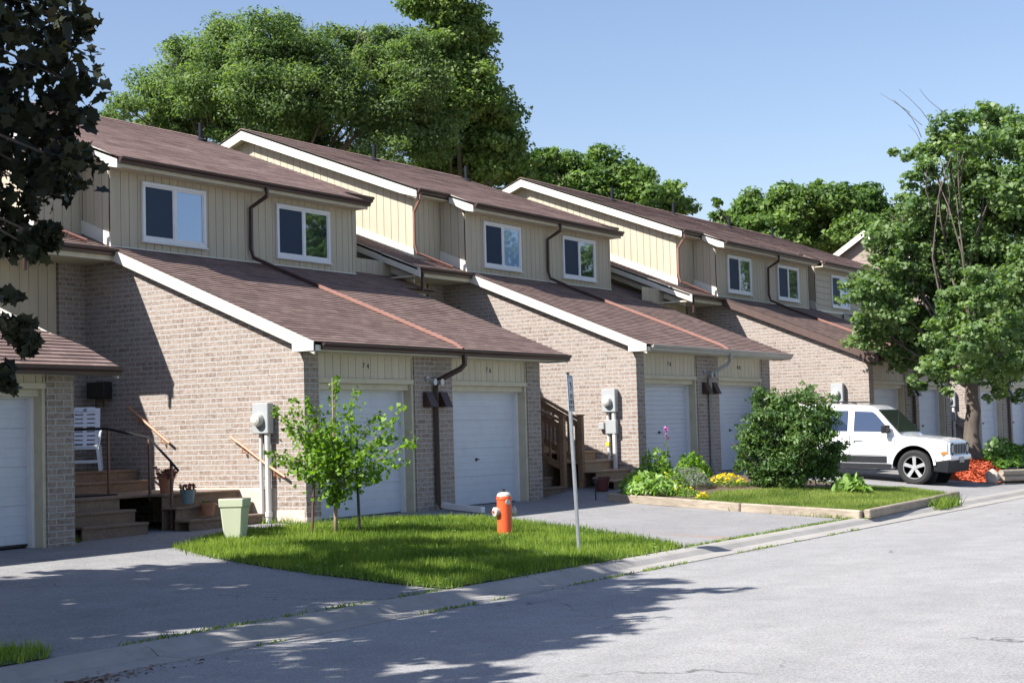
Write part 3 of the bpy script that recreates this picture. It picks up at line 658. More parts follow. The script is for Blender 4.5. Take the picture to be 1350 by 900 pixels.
# far pink gable house
T = empty('gable_house', (46.0, 1.2, -.95), 'far house with a dusty pink gable, half hidden by the street maple', 'house')
zr_ = 10.6
g = MB(); g.prism([(0,-.4),(11,-.4),(11,7.0),(5.5,zr_-.2),(0,7.0)], 'x', 0, 9); g.build('wall', PINK, T)
g = MB(); 
z = 4.6
while z < zr_-.3:
    hw = (zr_-.2-z)/(zr_-7.2)*5.5; hw = min(5.5, hw); g.prism([(5.5-hw, z), (5.5+hw, z), (5.5+hw*.94, z+.24), (5.5-hw*.94, z+.24)], 'x', -.03, -.005); z += .25
g.build('gable_boards', PINK, T)
g = MB(); courses(g, -.3, 9.3, -.5, 6.75, 5.5, zr_); courses(g, -.3, 9.3, 11.5, 6.75, 5.5, zr_); g.build('roof', SHING2, T, fix=False)
g = MB(); g.prism([(-.5,6.78),(5.5,zr_+.03),(11.5,6.78),(11.5,6.52),(5.5,zr_-.24),(-.5,6.52)], 'x', -.36, -.31); g.build('rake_board', FASC, T)

meter(hA, .80, 1.69, False); meter(hB, .62, 1.70, True); meter(hC, .85, 1.95, False); meter(hD, .85, 1.8, True)
wallrail(hA, [(3.88,1.98),(2.9,1.33)]); wallrail(hA, [(1.52,1.41),(1.22,1.24),(.75,.95),(.35,.74)]); wallrail(hD, [(1.2,1.3),(.3,.7)], RAILM)
b = MB(); b.box(-.22, 4.33, 2.14, -.02, 4.76, 2.43); b.tube([(-.12,4.44,2.0),(-.12,4.44,2.15)], .015, 6); b.tube([(-.12,4.63,2.0),(-.12,4.63,2.15)], .015, 6); b.build('mailbox', BLK, hA, bevel=.01)
downspout(hA, [(3.62,-.12,.10),(3.6,-.3,.07),(3.42,-1.12,.02)], WFR, .055, 'downspout_extension')
def B2(p): return (p[0]-OB[0], p[1]-OB[1], p[2]-OB[2])

# ------------------------------------------------------------------ porch steps
def flight(T, x0, x1, y0, zb, n, rise, run, mat=STEPW):
    for i in range(n):
        y = y0+i*run; z = zb+(i+1)*rise
        m = MB(); m.box(x0, y+.03, zb-.2, x1, y+.055, z-.04); m.build('riser', mat, T)
        m = MB(); m.box(x0-.02, y, z-.04, x1+.0, y+run+.05, z); m.build('tread', mat, T, bevel=.006)
PS = empty('porch_steps', (-1.8, 2.5, -.04), 'weathered wooden porch steps beside the brick wall of number 74, with pots', 'steps')
def LP(x, y, z): return (x+1.8, y-2.5, z+.04)
m = MB()
flight(PS, -3.55+1.8, -2.25+1.8, 1.2-2.5, 0, 2, .19, .27); flight(PS, -1.75+1.8, -.02+1.8, .82-2.5, 0, 2, .19, .28)
def bx(mb, a, b): 
    a = LP(*a); b = LP(*b); mb.box(*a, *b); return mb
bx(m, (-3.55,1.75,.50), (-1.74,3.42,.54)); bx(m, (-1.74,1.4,.50), (-.02,3.42,.54)); m.build('landing', STEPW, PS, bevel=.006)
m = MB(); bx(m, (-3.55,1.78,-.1), (-2.3,1.80,.5)); bx(m, (-1.74,1.43,-.1), (-.02,1.45,.5)); m.build('skirt', STEPW, PS)
flight(PS, -3.55+1.8, -.02+1.8, 3.40-2.5, .58, 2, .18, .3)
m = MB(); bx(m, (-3.55,4.0,.85), (-.02,5.04,.90)); m.build('porch_deck', STEPW, PS)
RL = empty('porch_railing', (-1.7, 1.3, .05), 'thin brown metal railing with three posts rising over the porch steps of number 74', 'railing')
m = MB(); q = lambda p: (p[0]+1.7, p[1]-1.3, p[2]-.05)
m.tube([q((-1.7,4.6,1.6)), q((-1.7,2.68,1.59)), q((-1.7,1.77,1.43)), q((-1.7,1.73,1.41)), q((-1.7,1.27,1.04)), q((-1.7,1.12,.9))], .022, 6); m.build('handrail', BLK, RL)
for yy, zb, zt in ((2.65,.54,1.58),(1.74,.44,1.41),(1.27,.0,1.03)):
    m = MB(); m.bar(q((-1.7,yy,zb)), q((-1.7,yy,zt)), .035, .035, (0,1,0)); m.build('post', RAILM, RL)
# number 76 side steps (left flight) and number 78 steps (right flight)
PS2 = empty('porch_steps', (9.2, 1.2, .05), 'brown wooden steps against the brick wall of number 78', 'steps')
z0 = -.0
for i in range(5):
    yy = -.72+i*.42-1.2; z = .06+.2*(i+1)
    m = MB(); m.box(-.2, yy+.03, -.3, 1.26, yy+.05, z-.04); m.build('riser', STEPB, PS2)
    m = MB(); m.box(-.22, yy, z-.04, 1.27, yy+.47, z); m.build('tread', STEPB, PS2, bevel=.006)
m = MB(); m.box(-1.9, 1.3, .98, 1.27, 3.3, 1.03); m.build('porch_deck', STEPW, PS2)
PS3 = empty('porch_steps', (7.9, .9, .03), 'short shaded wooden steps between the garage pier of number 76 and the slatted stair railing', 'steps')
for i in range(5):
    yy = -.75+i*.36; z = .19*(i+1)
    m = MB(); m.box(-.58, yy+.03, -.2, .62, yy+.05, z-.04); m.build('riser', STEPW, PS3)
    m = MB(); m.box(-.6, yy, z-.04, .63, yy+.41, z); m.build('tread', STEPW, PS3, bevel=.006)
def stairrail(name, loc, label, y0, z0, y1, z1, hgt, nbal, top=True):
    S = empty(name, loc, label, 'railing', 'wooden stair railings at number 78')
    m = MB(); m.bar((0,y0,-.35), (0,y0,z0+.06), .11, .11, (0,1,0)); m.build('post', RAILW, S, bevel=.008)
    m = MB(); m.box(-.075, y0-.075, z0+.06, .075, y0+.075, z0+.09); m.build('post_cap', RAILW, S, bevel=.01)
    m = MB(); m.bar((0,y1,z1-hgt-.3), (0,y1,z1+.04), .1, .1, (0,1,0)); m.build('post', RAILW, S)
    m = MB(); m.bar((0,y0,z0-.03), (0,y1,z1-.03), .1, .045); m.build('top_rail', RAILW, S)
    m = MB(); m.bar((0,y0,z0-.16), (0,y1,z1-.16), .035, .12); m.build('upper_rail', RAILW, S)
    m = MB(); m.bar((0,y0,z0-hgt+.02), (0,y1,z1-hgt+.02), .035, .13); m.build('bottom_rail', RAILW, S)
    for i in range(nbal):
        t = (i+.7)/(nbal+.4); y = y0+(y1-y0)*t; z = z0+(z1-z0)*t
        m = MB(); m.bar((.03,y,z-hgt-.02), (.03,y,z-.12), .04, .04, (0,1,0)); m.build('baluster', RAILW, S)
    return S
stairrail('stair_railing', (8.5, .23, .28), 'brown slatted stair railing nearest the garage pier of number 76', 0, 1.3, 1.6, 2.05, 1.0, 8)
stairrail('stair_railing', (9.0, .08, .33), 'brown slatted stair railing with a capped post just right of the street sign pole', 0, 1.27, 1.9, 2.3, .95, 10)

# ------------------------------------------------------------------ plants and trees
def frames(n, nrm_bias, bias=1.0):
    d = rng.normal(size=(n, 3)); d /= np.linalg.norm(d, axis=1)[:,None]
    nr = d+nrm_bias*bias; nr /= np.linalg.norm(nr, axis=1)[:,None]
    t = rng.normal(size=(n, 3)); t -= (t*nr).sum(1)[:,None]*nr; t /= np.linalg.norm(t, axis=1)[:,None]
    return nr, t, np.cross(nr, t)
SH = {
 'quad': [(-.5,0,0),(0,-.3,.06),(.5,0,0),(0,.3,.06)],
 'maple': [(-.45,0,0),(-.34,-.16,0),(-.3,-.46,.06),(-.02,-.3,.02),(.18,-.42,.05),(.24,-.17,0),(.52,0,-.06),(.24,.17,0),(.18,.42,.05),(-.02,.3,.02),(-.3,.46,.06),(-.34,.16,0)],
 'lobed': [(-.5,0,0),(-.22,-.45,.06),(.1,-.18,.02),(.5,0,-.04),(.1,.18,.02),(-.22,.45,.06)],
 'fan': [(-.5,0,0),(.15,-.5,.08),(.45,-.22,.03),(.3,0,0),(.45,.22,.03),(.15,.5,.08)],
 'long': [(-.5,0,-.05),(-.15,-.2,.0),(.25,-.15,.02),(.5,0,-.12),(.25,.15,.02),(-.15,.2,0)],
 'needle': [(-.5,0,0),(0,-.09,.02),(.5,0,-.03),(0,.09,.02)],
}
def leaves(name, P_, nrm, size, shape, mat, parent=None, bias=1.0, tint=None, var=.3):
    n = len(P_); nr, t, b = frames(n, nrm, bias); S = np.array(SH[shape]); k = len(S)
    s = size*np.clip(rng.normal(1, var, n), .4, 1.7)
    V = P_[:,None,:]+s[:,None,None]*(S[None,:,0:1]*t[:,None,:]+S[None,:,1:2]*b[:,None,:]+S[None,:,2:3]*nr[:,None,:])
    if tint is None: tint = np.full(n, .5)
    tint = np.clip(tint+rng.normal(0, .2, n), 0, 1)
    return fast_mesh(name, V.reshape(-1, 3), k, mat, parent, tint)
def puff_points(clumps, density, spread=.9, flat=.85, sub=7, subr=.42):
    """clumps (x,y,z,r): each becomes several twig puffs, each puff a shell of leaves"""
    PP, NN, TT = [], [], []
    for (x, y, z, r) in clumps:
        ns = max(3, int(sub*max(.5, r)**1.0))
        for _ in range(ns):
            d = rng.normal(size=3); d /= np.linalg.norm(d); c = np.array([x, y, z])+d*r*rng.uniform(.25, 1.0)*spread*np.array([1,1,flat])
            pr = r*subr*rng.uniform(.6, 1.3); n = max(6, int(density*pr*pr))
            e = rng.normal(size=(n, 3)); e /= np.linalg.norm(e, axis=1)[:,None]
            rad = pr*rng.uniform(.35, 1.08, (n, 1)); q = c+e*rad*np.array([1.15,1.15,.62])
            PP.append(q); NN.append(e*.7+np.array([0,0,.75])); TT.append(np.full(n, rng.uniform(.15, .85)))
    return np.concatenate(PP), np.concatenate(NN), np.concatenate(TT)
def limb(mb, a, b, r0, r1, n=6, bend=.12):
    a = Vector(a); b = Vector(b); L_ = (b-a).length; pts = []; rs = []
    o = Vector((random.uniform(-1, 1), random.uniform(-1, 1), random.uniform(-.2, .6)))*L_*bend
    for i in range(5):
        t = i/4; pts.append(a.lerp(b, t)+o*math.sin(math.pi*t)); rs.append(r0+(r1-r0)*t)
    mb.tube(pts, rs, n)
def tree(name, base, label, cat, clumps, density, size, shape, mat, bark, trunk_r, fork, group=None, bias=1.0, sub=7, subr=.42, twigs=0, limbn=99, spread=.9):
    T = empty(name, base, label, cat, group); b0 = Vector(base)
    cl = [(x-base[0], y-base[1], z-base[2], r) for x, y, z, r in clumps]
    P_, NR, TT = puff_points(cl, density, sub=sub, subr=subr, spread=spread)
    leaves('crown', P_, NR, size, shape, mat, T, bias, TT)
    mb = MB(); f = Vector(fork)-b0
    n = 7; pts = [Vector((0,0,-.3)), Vector((0,0,0)), Vector((0,0,.25))]; rs = [trunk_r*1.5, trunk_r*1.3, trunk_r*1.05]
    for i in range(1, n): 
        t = i/n; pts.append(Vector((0,0,.25)).lerp(f, t)+Vector((random.uniform(-1,1), random.uniform(-1,1), 0))*trunk_r*.25); rs.append(trunk_r*(1-.35*t))
    pts.append(f); rs.append(trunk_r*.62); mb.tube(pts, rs, 12)
    T_ = mb.build('trunk', bark, T, smooth=True)
    lm = MB()
    for i, (x, y, z, r) in enumerate(cl[:limbn]):
        if r < .3 and random.random() < .6: continue
        s0 = f.lerp(Vector((0,0,.3)), random.uniform(0, .35)); c = Vector((x, y, z))
        limb(lm, s0, c, trunk_r*random.uniform(.6, 1)*min(.42, .06+.28*r), trunk_r*.04, 6, .1)
        for k in range(3):
            d = Vector(rng.normal(size=3)).normalized()*r*random.uniform(.6, 1.05); limb(lm, s0.lerp(c, random.uniform(.6, .95)), c+d, trunk_r*.1, trunk_r*.02, 4, .15)
    lm.build('limbs', bark, T, smooth=True)
    return T
LF1 = leaf_mat('locust_leaves', (.065,.118,.05), (.215,.295,.135), .45, .2); LF2 = leaf_mat('linden_leaves', (.055,.11,.035), (.24,.33,.11), .42, .25)
LF3 = leaf_mat('maple_far_leaves', (.045,.10,.03), (.19,.285,.085), .4, .25); LF5 = leaf_mat('street_maple_leaves', (.055,.115,.04), (.22,.31,.13), .42, .4)
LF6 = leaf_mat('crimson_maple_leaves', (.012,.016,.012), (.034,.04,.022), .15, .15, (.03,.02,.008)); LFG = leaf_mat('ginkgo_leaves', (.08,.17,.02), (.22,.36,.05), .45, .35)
LFB = leaf_mat('lilac_leaves', (.035,.085,.025), (.13,.22,.06), .34, .5); LFH = leaf_mat('hosta_leaves', (.12,.24,.04), (.34,.48,.16), .35, .45)
LFS = leaf_mat('silver_herb', (.12,.16,.12), (.26,.31,.25), .3, .2); LFR = leaf_mat('reddish_foliage', (.10,.03,.03), (.22,.07,.06), .25, .4)
YEL = leaf_mat('yellow_petals', (.75,.5,.01), (.85,.7,.03), .3, .3); PUR = leaf_mat('purple_petals', (.35,.10,.45), (.55,.2,.5), .3, .3)
C1 = [(19.4, 24.1, 13.2, 0.8), (21.0, 24.0, 14.0, 1.37), (20.6, 23.0, 15.4, 0.59), (21.9, 22.9, 14.7, 1.79), (22.5, 22.1, 16.1, 1.16), (21.4, 19.3, 15.0, 1.45), (21.3, 19.2, 13.1, 1.84), (23.3, 22.9, 13.2, 1.68), (22.8, 18.7, 14.8, 1.34), (23.3, 17.9, 13.5, 1.6), (26.4, 19.1, 15.4, 1.36), (25.0, 17.2, 12.9, 1.63), (24.8, 20.6, 12.5, 1.4), (25.6, 16.1, 13.9, 1.5), (26.5, 16.3, 12.2, 1.52), (23.9, 16.4, 11.1, 1.06), (21.6, 23.8, 13.2, 1.1), (25.2, 20.2, 11.5, 1.12), (20.0, 25.4, 13.1, 0.6), (21.4, 25.1, 12.9, 0.78), (21.9, 23.7, 12.5, 0.83), (20.8, 20.6, 11.7, 0.79), (25.4, 19.1, 11.7, 1.0), (23.1, 21.3, 11.9, 0.96), (22.7, 19.5, 12.8, 1.34), (20.0, 21.4, 13.4, 1.18), (23.6, 22.4, 14.8, 1.4), (24.9, 17.1, 14.9, 0.93), (26.1, 17.3, 14.3, 1.11), (25.9, 18.8, 15.9, 0.79), (25.7, 17.7, 16.0, 0.67), (26.8, 17.7, 15.9, 0.85), (25.3, 15.8, 15.2, 0.81), (25.1, 19.3, 16.1, 0.67), (23.0, 19.7, 15.8, 0.95), (21.7, 26.2, 12.9, 0.51), (22.1, 25.0, 13.2, 0.98)]
C2 = [(28.3, 16.9, 17.6, 1.43), (28.6, 16.7, 16.0, 1.66), (29.2, 16.4, 14.6, 1.73), (31.5, 17.2, 13.6, 1.64), (30.3, 16.2, 12.0, 1.46), (31.3, 15.7, 12.4, 0.88), (28.6, 17.7, 15.6, 1.16), (29.6, 16.9, 19.3, 1.32), (29.7, 16.3, 16.8, 1.16), (30.3, 15.6, 13.5, 0.81), (29.9, 17.6, 12.5, 1.32), (29.6, 17.9, 14.3, 1.32), (29.0, 21.0, 11.9, 1.01), (30.7, 17.0, 11.3, 1.06), (32.1, 16.2, 11.4, 0.9), (30.1, 19.0, 11.7, 1.19), (32.5, 15.8, 11.9, 0.6), (29.1, 19.6, 11.2, 0.88)]
C3 = [(35.7, 17.4, 12.2, 0.95), (38.2, 17.4, 12.5, 1.18), (39.2, 16.3, 12.6, 1.25), (39.9, 15.0, 12.0, 1.24), (39.7, 13.5, 11.1, 1.1), (38.2, 16.7, 11.5, 1.3), (39.3, 12.1, 10.5, 0.57), (39.3, 15.5, 11.2, 1.14), (36.7, 18.2, 11.4, 0.9), (38.6, 13.7, 10.2, 0.83), (38.8, 12.2, 9.9, 0.57), (38.0, 17.7, 11.2, 0.98), (39.3, 16.6, 10.6, 0.99), (35.8, 16.7, 12.8, 0.57)]
C4 = [(53.2, 16.4, 11.8, 0.85), (52.5, 14.5, 12.0, 1.36), (52.5, 12.7, 12.1, 1.34), (54.1, 11.1, 12.2, 1.43), (56.8, 10.3, 12.6, 1.23), (55.9, 12.7, 11.2, 1.74), (51.6, 13.3, 10.8, 1.48), (56.9, 9.2, 11.5, 1.22), (53.8, 9.9, 10.5, 1.48), (52.5, 16.9, 12.0, 0.31), (51.3, 16.0, 11.1, 0.6), (54.1, 15.7, 10.8, 1.01), (55.8, 13.9, 10.1, 1.09), (54.9, 11.7, 10.2, 1.29), (57.7, 10.9, 10.4, 1.32), (55.9, 8.5, 10.2, 1.13), (50.2, 15.7, 12.3, 0.33), (54.7, 12.3, 13.3, 0.46)]
C5 = [(19.6, -2.6, 4.8, 0.75), (20.1, -2.8, 6.2, 0.67), (20.6, -2.3, 3.8, 0.76), (21.5, -2.7, 3.2, 0.81), (20.6, -4.0, 8.0, 0.59), (20.7, -4.7, 8.7, 0.82), (23.3, -5.0, 9.5, 0.79), (22.3, -5.9, 8.6, 1.0), (23.3, -4.3, 7.6, 1.25), (23.8, -5.3, 6.8, 1.24), (21.2, -3.7, 6.7, 0.9), (21.2, -3.0, 5.1, 1.11), (22.0, -4.1, 5.7, 1.32), (23.1, -5.2, 4.6, 1.43), (21.9, -3.4, 3.9, 1.12), (22.5, -4.5, 3.6, 1.12), (23.3, -5.5, 3.4, 1.02), (22.9, -3.2, 2.7, 0.58), (21.0, -2.9, 8.5, 0.18), (21.0, -3.3, 8.4, 0.24), (21.9, -3.3, 8.6, 0.33), (20.8, -4.0, 8.5, 0.4), (21.2, -4.3, 8.7, 0.44), (23.8, -4.5, 2.7, 0.62), (21.2, -3.0, 7.2, 0.45), (21.6, -3.1, 2.3, 0.3), (21.9, -6.4, 5.3, 1.18), (23.0, -6.5, 7.6, 1.21), (22.4, -4.1, 2.6, 0.65), (21.3, -5.1, 2.1, 0.39), (22.1, -3.6, 3.0, 0.69), (23.1, -5.0, 2.9, 0.73), (20.0, -3.1, 4.1, 0.67), (21.8, -3.1, 3.7, 0.81), (21.8, -4.0, 4.5, 1.01), (23.0, -4.9, 5.6, 1.02), (20.9, -3.3, 6.1, 0.72), (21.4, -2.0, 3.1, 0.37), (22.8, -4.6, 8.4, 0.82), (21.5, -5.9, 7.3, 0.98), (19.9, -3.0, 5.5, 0.59), (23.4, -5.2, 2.0, 0.33), (23.2, -3.9, 6.6, 1.04), (20.6, -3.5, 7.7, 0.4), (21.3, -3.5, 6.8, 0.6), (21.4, -2.9, 6.4, 0.41), (21.2, -4.0, 7.3, 0.56), (19.0, -4.4, 2.8, 0.57), (19.2, -4.9, 2.5, 0.45), (19.6, -5.3, 2.6, 0.53), (20.5, -5.6, 2.5, 0.5), (20.0, -6.2, 2.7, 0.56), (18.8, -3.9, 2.4, 0.26), (20.3, -4.3, 2.1, 0.19), (18.7, -5.6, 3.2, 0.74), (19.7, -4.5, 3.5, 0.73), (20.9, -5.7, 3.5, 0.77), (19.1, -5.0, 4.2, 0.75), (19.3, -5.7, 4.6, 0.75)]
C6 = [(-11.03, -6.27, 4.77, 0.37), (-11.28, -6.75, 4.22, 0.35), (-11.13, -6.99, 4.15, 0.25), (-10.85, -6.46, 3.88, 0.33), (-11.3, -6.63, 3.4, 0.32), (-11.43, -7.37, 3.42, 0.15), (-11.18, -6.83, 3.4, 0.23), (-11.31, -6.58, 3.03, 0.21), (-11.56, -7.1, 2.81, 0.1), (-11.5, -7.2, 2.87, 0.08), (-11.61, -6.95, 2.23, 0.08), (-11.55, -7.03, 2.1, 0.06), (-11.63, -6.88, 1.84, 0.07), (-10.83, -6.57, 4.54, 0.24), (-10.75, -6.71, 4.72, 0.13), (-11.15, -6.0, 4.02, 0.43), (-11.53, -6.54, 2.43, 0.17), (-11.48, -6.31, 3.04, 0.35)]
CBUSH = [(10.84, -3.71, 1.12, 0.7), (10.24, -3.37, 0.9, 0.5), (10.69, -4.21, 1.57, 0.5), (10.57, -3.76, 1.74, 0.37), (11.21, -4.38, 0.94, 0.44), (10.15, -3.43, 1.44, 0.34), (10.68, -3.92, 0.42, 0.59), (10.31, -3.32, 0.41, 0.4), (11.3, -4.33, 0.39, 0.44), (10.16, -2.97, 0.53, 0.16), (10.62, -3.38, 1.8, 0.4), (10.83, -4.44, 1.46, 0.5), (10.21, -3.23, 1.19, 0.37), (11.28, -4.53, 0.7, 0.34), (10.48, -3.01, 0.75, 0.31), (10.81, -4.14, 1.9, 0.31), (10.53, -3.82, 0.73, 0.7), (10.67, -4.19, 1.11, 0.62)]
TIPS = [(-1.85, -0.87, 1.14), (-2.07, -1.17, 1.76), (-1.54, -0.94, 1.6), (-1.49, -1.01, 1.89), (-1.82, -1.58, 1.87), (-1.66, -1.67, 1.76), (-1.17, -1.59, 2.21), (-1.12, -1.94, 2.03), (-0.81, -2.11, 1.68), (-0.96, -2.65, 1.72), (-1.02, -2.88, 1.28), (-0.96, -2.66, 0.95), (-0.78, -2.07, 0.75), (-1.78, -1.38, 0.83), (-1.51, -1.65, 0.52), (-1.31, -1.85, 0.53), (-1.89, -0.97, 1.0), (-1.79, -1.17, 1.11), (-0.59, -2.22, 1.34), (-1.37, -2.25, 1.08), (-1.89, -1.69, 1.1), (-0.89, -1.74, 1.52), (-1.17, -1.39, 1.54), (-0.96, -1.5, 1.08), (-1.11, -2.18, 0.85), (-1.3, -1.06, 1.38)]
tree('background_tree', (22.5, 21.5, 0), 'broad feathery green tree rising behind the two left townhouses', 'tree', C1, 640, .125, 'long', LF1, BARK, .3, (23, 20.5, 9.5), 'trees behind the townhouse roofs', sub=34, subr=.39)
tree('background_tree', (30.2, 17.9, 0), 'tallest tree, a conical linden reaching the top edge behind the middle townhouse', 'tree', C2, 620, .15, 'lobed', LF2, BARK, .3, (30.2, 17.2, 10), 'trees behind the townhouse roofs', sub=34, subr=.39)
tree('background_tree', (38.6, 16.5, 0), 'round-topped green tree behind the right end of the middle roof', 'tree', C3, 520, .17, 'lobed', LF3, BARK, .28, (38.6, 16, 8.5), 'trees behind the townhouse roofs', sub=34, subr=.39)
tree('background_tree', (54.5, 13.5, 0), 'wide low tree crown behind the farthest roofs, left of the street maple', 'tree', C4, 430, .2, 'lobed', LF3, BARK, .3, (54.5, 12.5, 7.5), 'trees behind the townhouse roofs', sub=34, subr=.39)
tree('street_maple', (20.86, -4.69, .36), 'large leafy street maple with a grey trunk in red mulch behind the white SUV', 'tree', C5, 850, .112, 'maple', LF5, BARK, .215, (20.9, -4.72, 2.9), sub=33, subr=.34, limbn=26)
TW = bpy.data.objects['street_maple']; lm = MB(); tb_ = Vector((20.86, -4.69, .36))
for k in range(6):
    a_ = Vector((22.5+random.uniform(-.6,.5), -3.5+random.uniform(-.5,.5), 8.9+random.uniform(-.3,1.2))); b_ = a_+Vector((-.35+random.uniform(-.5,.2), .35+random.uniform(-.2,.4), .55+random.uniform(-.3,.5)))
    limb(lm, a_-tb_, b_-tb_, .008, .003, 4, .1)
lm.build('bare_twigs', BARK, TW)
# dark maple standing off the left edge: hanging branches enter the frame, its crown shades the driveway and road
C6S = [(-15.13, -1.79, 6.13, 0.92), (-11.52, 0.05, 5.11, 0.54), (-9.47, -2.61, 3.29, 0.57), (-15.26, -2.82, 6.47, 0.88), (-12.26, -2.41, 6.08, 0.8), (-17.77, -5.69, 8.1, 0.38), (-13.25, -6.51, 4.03, 0.83), (-18.55, -3.7, 9.32, 0.62), (-14.79, -5.58, 3.77, 0.53), (-12.62, -5.24, 5.54, 0.77), (-13.01, -2.51, 4.35, 0.89), (-11.24, -4.05, 7.86, 0.3), (-12.11, -4.41, 6.96, 0.87), (-15.19, -6.85, 3.63, 0.82), (-11.76, 0.15, 8.98, 0.63), (-11.51, -3.01, 5.21, 0.83), (-15.3, 0.82, 7.84, 0.91), (-11.16, -1.99, 8.64, 0.86), (-14.0, -0.78, 6.87, 0.67), (-10.29, 0.73, 7.83, 0.67), (-10.97, -4.15, 3.73, 0.88), (-14.25, -1.86, 7.6, 0.6), (-14.31, -4.01, 8.91, 0.58), (-13.91, -4.35, 8.28, 0.6), (-14.22, -2.57, 4.06, 0.32), (-16.65, -6.28, 4.93, 0.7), (-14.7, -1.3, 8.49, 0.64), (-13.18, -0.68, 8.19, 0.64), (-17.21, -0.03, 8.29, 0.79), (-7.59, -0.51, 6.19, 0.51), (-13.7, -0.84, 4.92, 0.58), (-13.68, -1.46, 5.68, 0.84), (-18.19, -0.68, 8.22, 0.32), (-12.32, -2.98, 8.59, 0.91), (-17.18, -6.3, 6.67, 0.39), (-12.39, -1.45, 8.3, 0.51), (-15.02, -3.95, 7.22, 0.83), (-13.17, 0.58, 5.16, 0.35), (-14.46, -1.44, 6.58, 0.59), (-17.3, 0.22, 9.31, 0.51), (-14.97, -0.25, 6.59, 0.53), (-16.86, -5.04, 8.34, 0.7), (-17.98, -5.5, 5.95, 0.49), (-14.49, -4.19, 4.21, 0.74), (-13.19, -1.64, 7.05, 0.88), (-10.73, -3.96, 6.45, 0.71), (-16.83, -0.65, 7.62, 0.51), (-9.78, -0.68, 6.98, 0.68), (-13.72, -4.45, 7.4, 0.93), (-16.48, -0.41, 9.5, 0.68), (-15.28, 1.21, 9.37, 0.84), (-11.25, -0.34, 9.29, 0.73), (-13.11, 1.12, 6.96, 0.32), (-15.68, -5.25, 7.05, 0.72), (-11.29, -1.53, 9.33, 0.37), (-10.85, 1.42, 9.37, 0.71), (-10.59, -0.86, 7.13, 0.55), (-12.57, -2.47, 6.87, 0.62), (-7.9, 0.13, 5.46, 0.37), (-15.12, -0.58, 7.95, 0.78), (-15.98, -0.92, 6.61, 0.55), (-11.23, -2.16, 5.55, 0.78), (-16.36, -4.42, 7.89, 0.65), (-12.31, 0.18, 5.87, 0.6), (-13.46, -0.04, 5.89, 0.91), (-14.11, -7.61, 3.69, 0.65), (-16.45, 0.42, 8.09, 0.63), (-10.87, -4.89, 5.45, 0.56), (-12.44, -2.97, 7.67, 0.55), (-15.62, 1.73, 8.47, 0.74), (-15.89, -4.34, 8.75, 0.84), (-11.47, -0.68, 3.71, 0.54), (-10.78, -0.47, 5.79, 0.91), (-8.97, -0.23, 7.67, 0.58), (-16.04, -5.83, 5.88, 0.59), (-10.23, -5.61, 6.09, 0.53), (-11.91, -5.71, 4.97, 0.58), (-17.48, -3.69, 9.17, 0.52), (-10.18, -3.38, 6.45, 0.74), (-12.09, -4.99, 6.18, 0.5), (-9.41, -2.27, 4.19, 0.57), (-17.38, -4.64, 6.45, 0.89), (-13.13, -6.28, 5.16, 0.87), (-8.95, -1.12, 5.58, 0.51), (-11.22, -5.03, 6.09, 0.75), (-16.58, -4.14, 5.08, 0.51), (-15.63, -4.11, 4.82, 0.8), (-17.26, -1.34, 8.03, 0.79), (-8.57, -1.8, 6.35, 0.66), (-11.74, -0.27, 8.4, 0.56), (-11.69, 0.26, 6.26, 0.47), (-12.79, -3.63, 3.53, 0.68), (-10.56, -2.61, 5.13, 0.61), (-19.01, -1.39, 8.74, 0.58), (-16.59, -5.45, 4.37, 0.6), (-14.09, -2.81, 8.13, 0.8), (-15.43, -1.66, 7.51, 0.88), (-13.97, -1.99, 6.96, 0.52), (-13.29, -3.66, 4.86, 0.7), (-10.2, -0.69, 8.19, 0.74), (-12.69, -0.76, 4.11, 0.49), (-9.22, -0.7, 4.8, 0.3), (-16.36, -3.53, 9.07, 0.71), (-17.3, -3.57, 7.05, 0.94), (-14.81, -5.51, 4.35, 0.51), (-7.83, -1.52, 3.33, 0.4), (-15.02, -3.71, 5.62, 0.53), (-10.02, -1.28, 5.79, 0.78), (-17.29, -2.73, 9.35, 0.66), (-13.92, -3.36, 6.31, 0.61), (-14.08, 1.1, 9.27, 0.81), (-19.21, -2.89, 8.51, 0.84), (-10.58, -0.12, 3.99, 0.3), (-12.86, -3.04, 5.15, 0.67), (-12.3, -6.54, 4.93, 0.57), (-14.08, -6.02, 3.61, 0.52), (-14.82, 0.3, 9.11, 0.62), (-18.7, -5.6, 7.87, 0.39), (-11.62, -1.69, 3.87, 0.58), (-10.43, -3.42, 3.92, 0.76)]
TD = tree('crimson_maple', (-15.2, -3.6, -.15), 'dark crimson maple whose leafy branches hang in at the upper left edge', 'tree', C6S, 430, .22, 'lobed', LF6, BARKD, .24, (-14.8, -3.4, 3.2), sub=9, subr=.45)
b0 = np.array((-15.2, -3.6, -.15))
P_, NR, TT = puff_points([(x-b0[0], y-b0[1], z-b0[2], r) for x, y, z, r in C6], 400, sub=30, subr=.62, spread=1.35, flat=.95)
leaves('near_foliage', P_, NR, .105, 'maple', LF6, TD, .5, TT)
lm = MB()
for x, y, z, r in C6:
    limb(lm, Vector((-13.2, -5.2, min(5.5, z+1.0)))-Vector(b0), Vector((x, y, z))-Vector(b0), .03, .006, 6, .06)
    for k in range(3): limb(lm, Vector((x, y, z))-Vector(b0), Vector((x, y, z))-Vector(b0)+Vector(rng.normal(size=3)).normalized()*r, .007, .002, 4, .1)
lm.build('twigs', BARKD, TD)

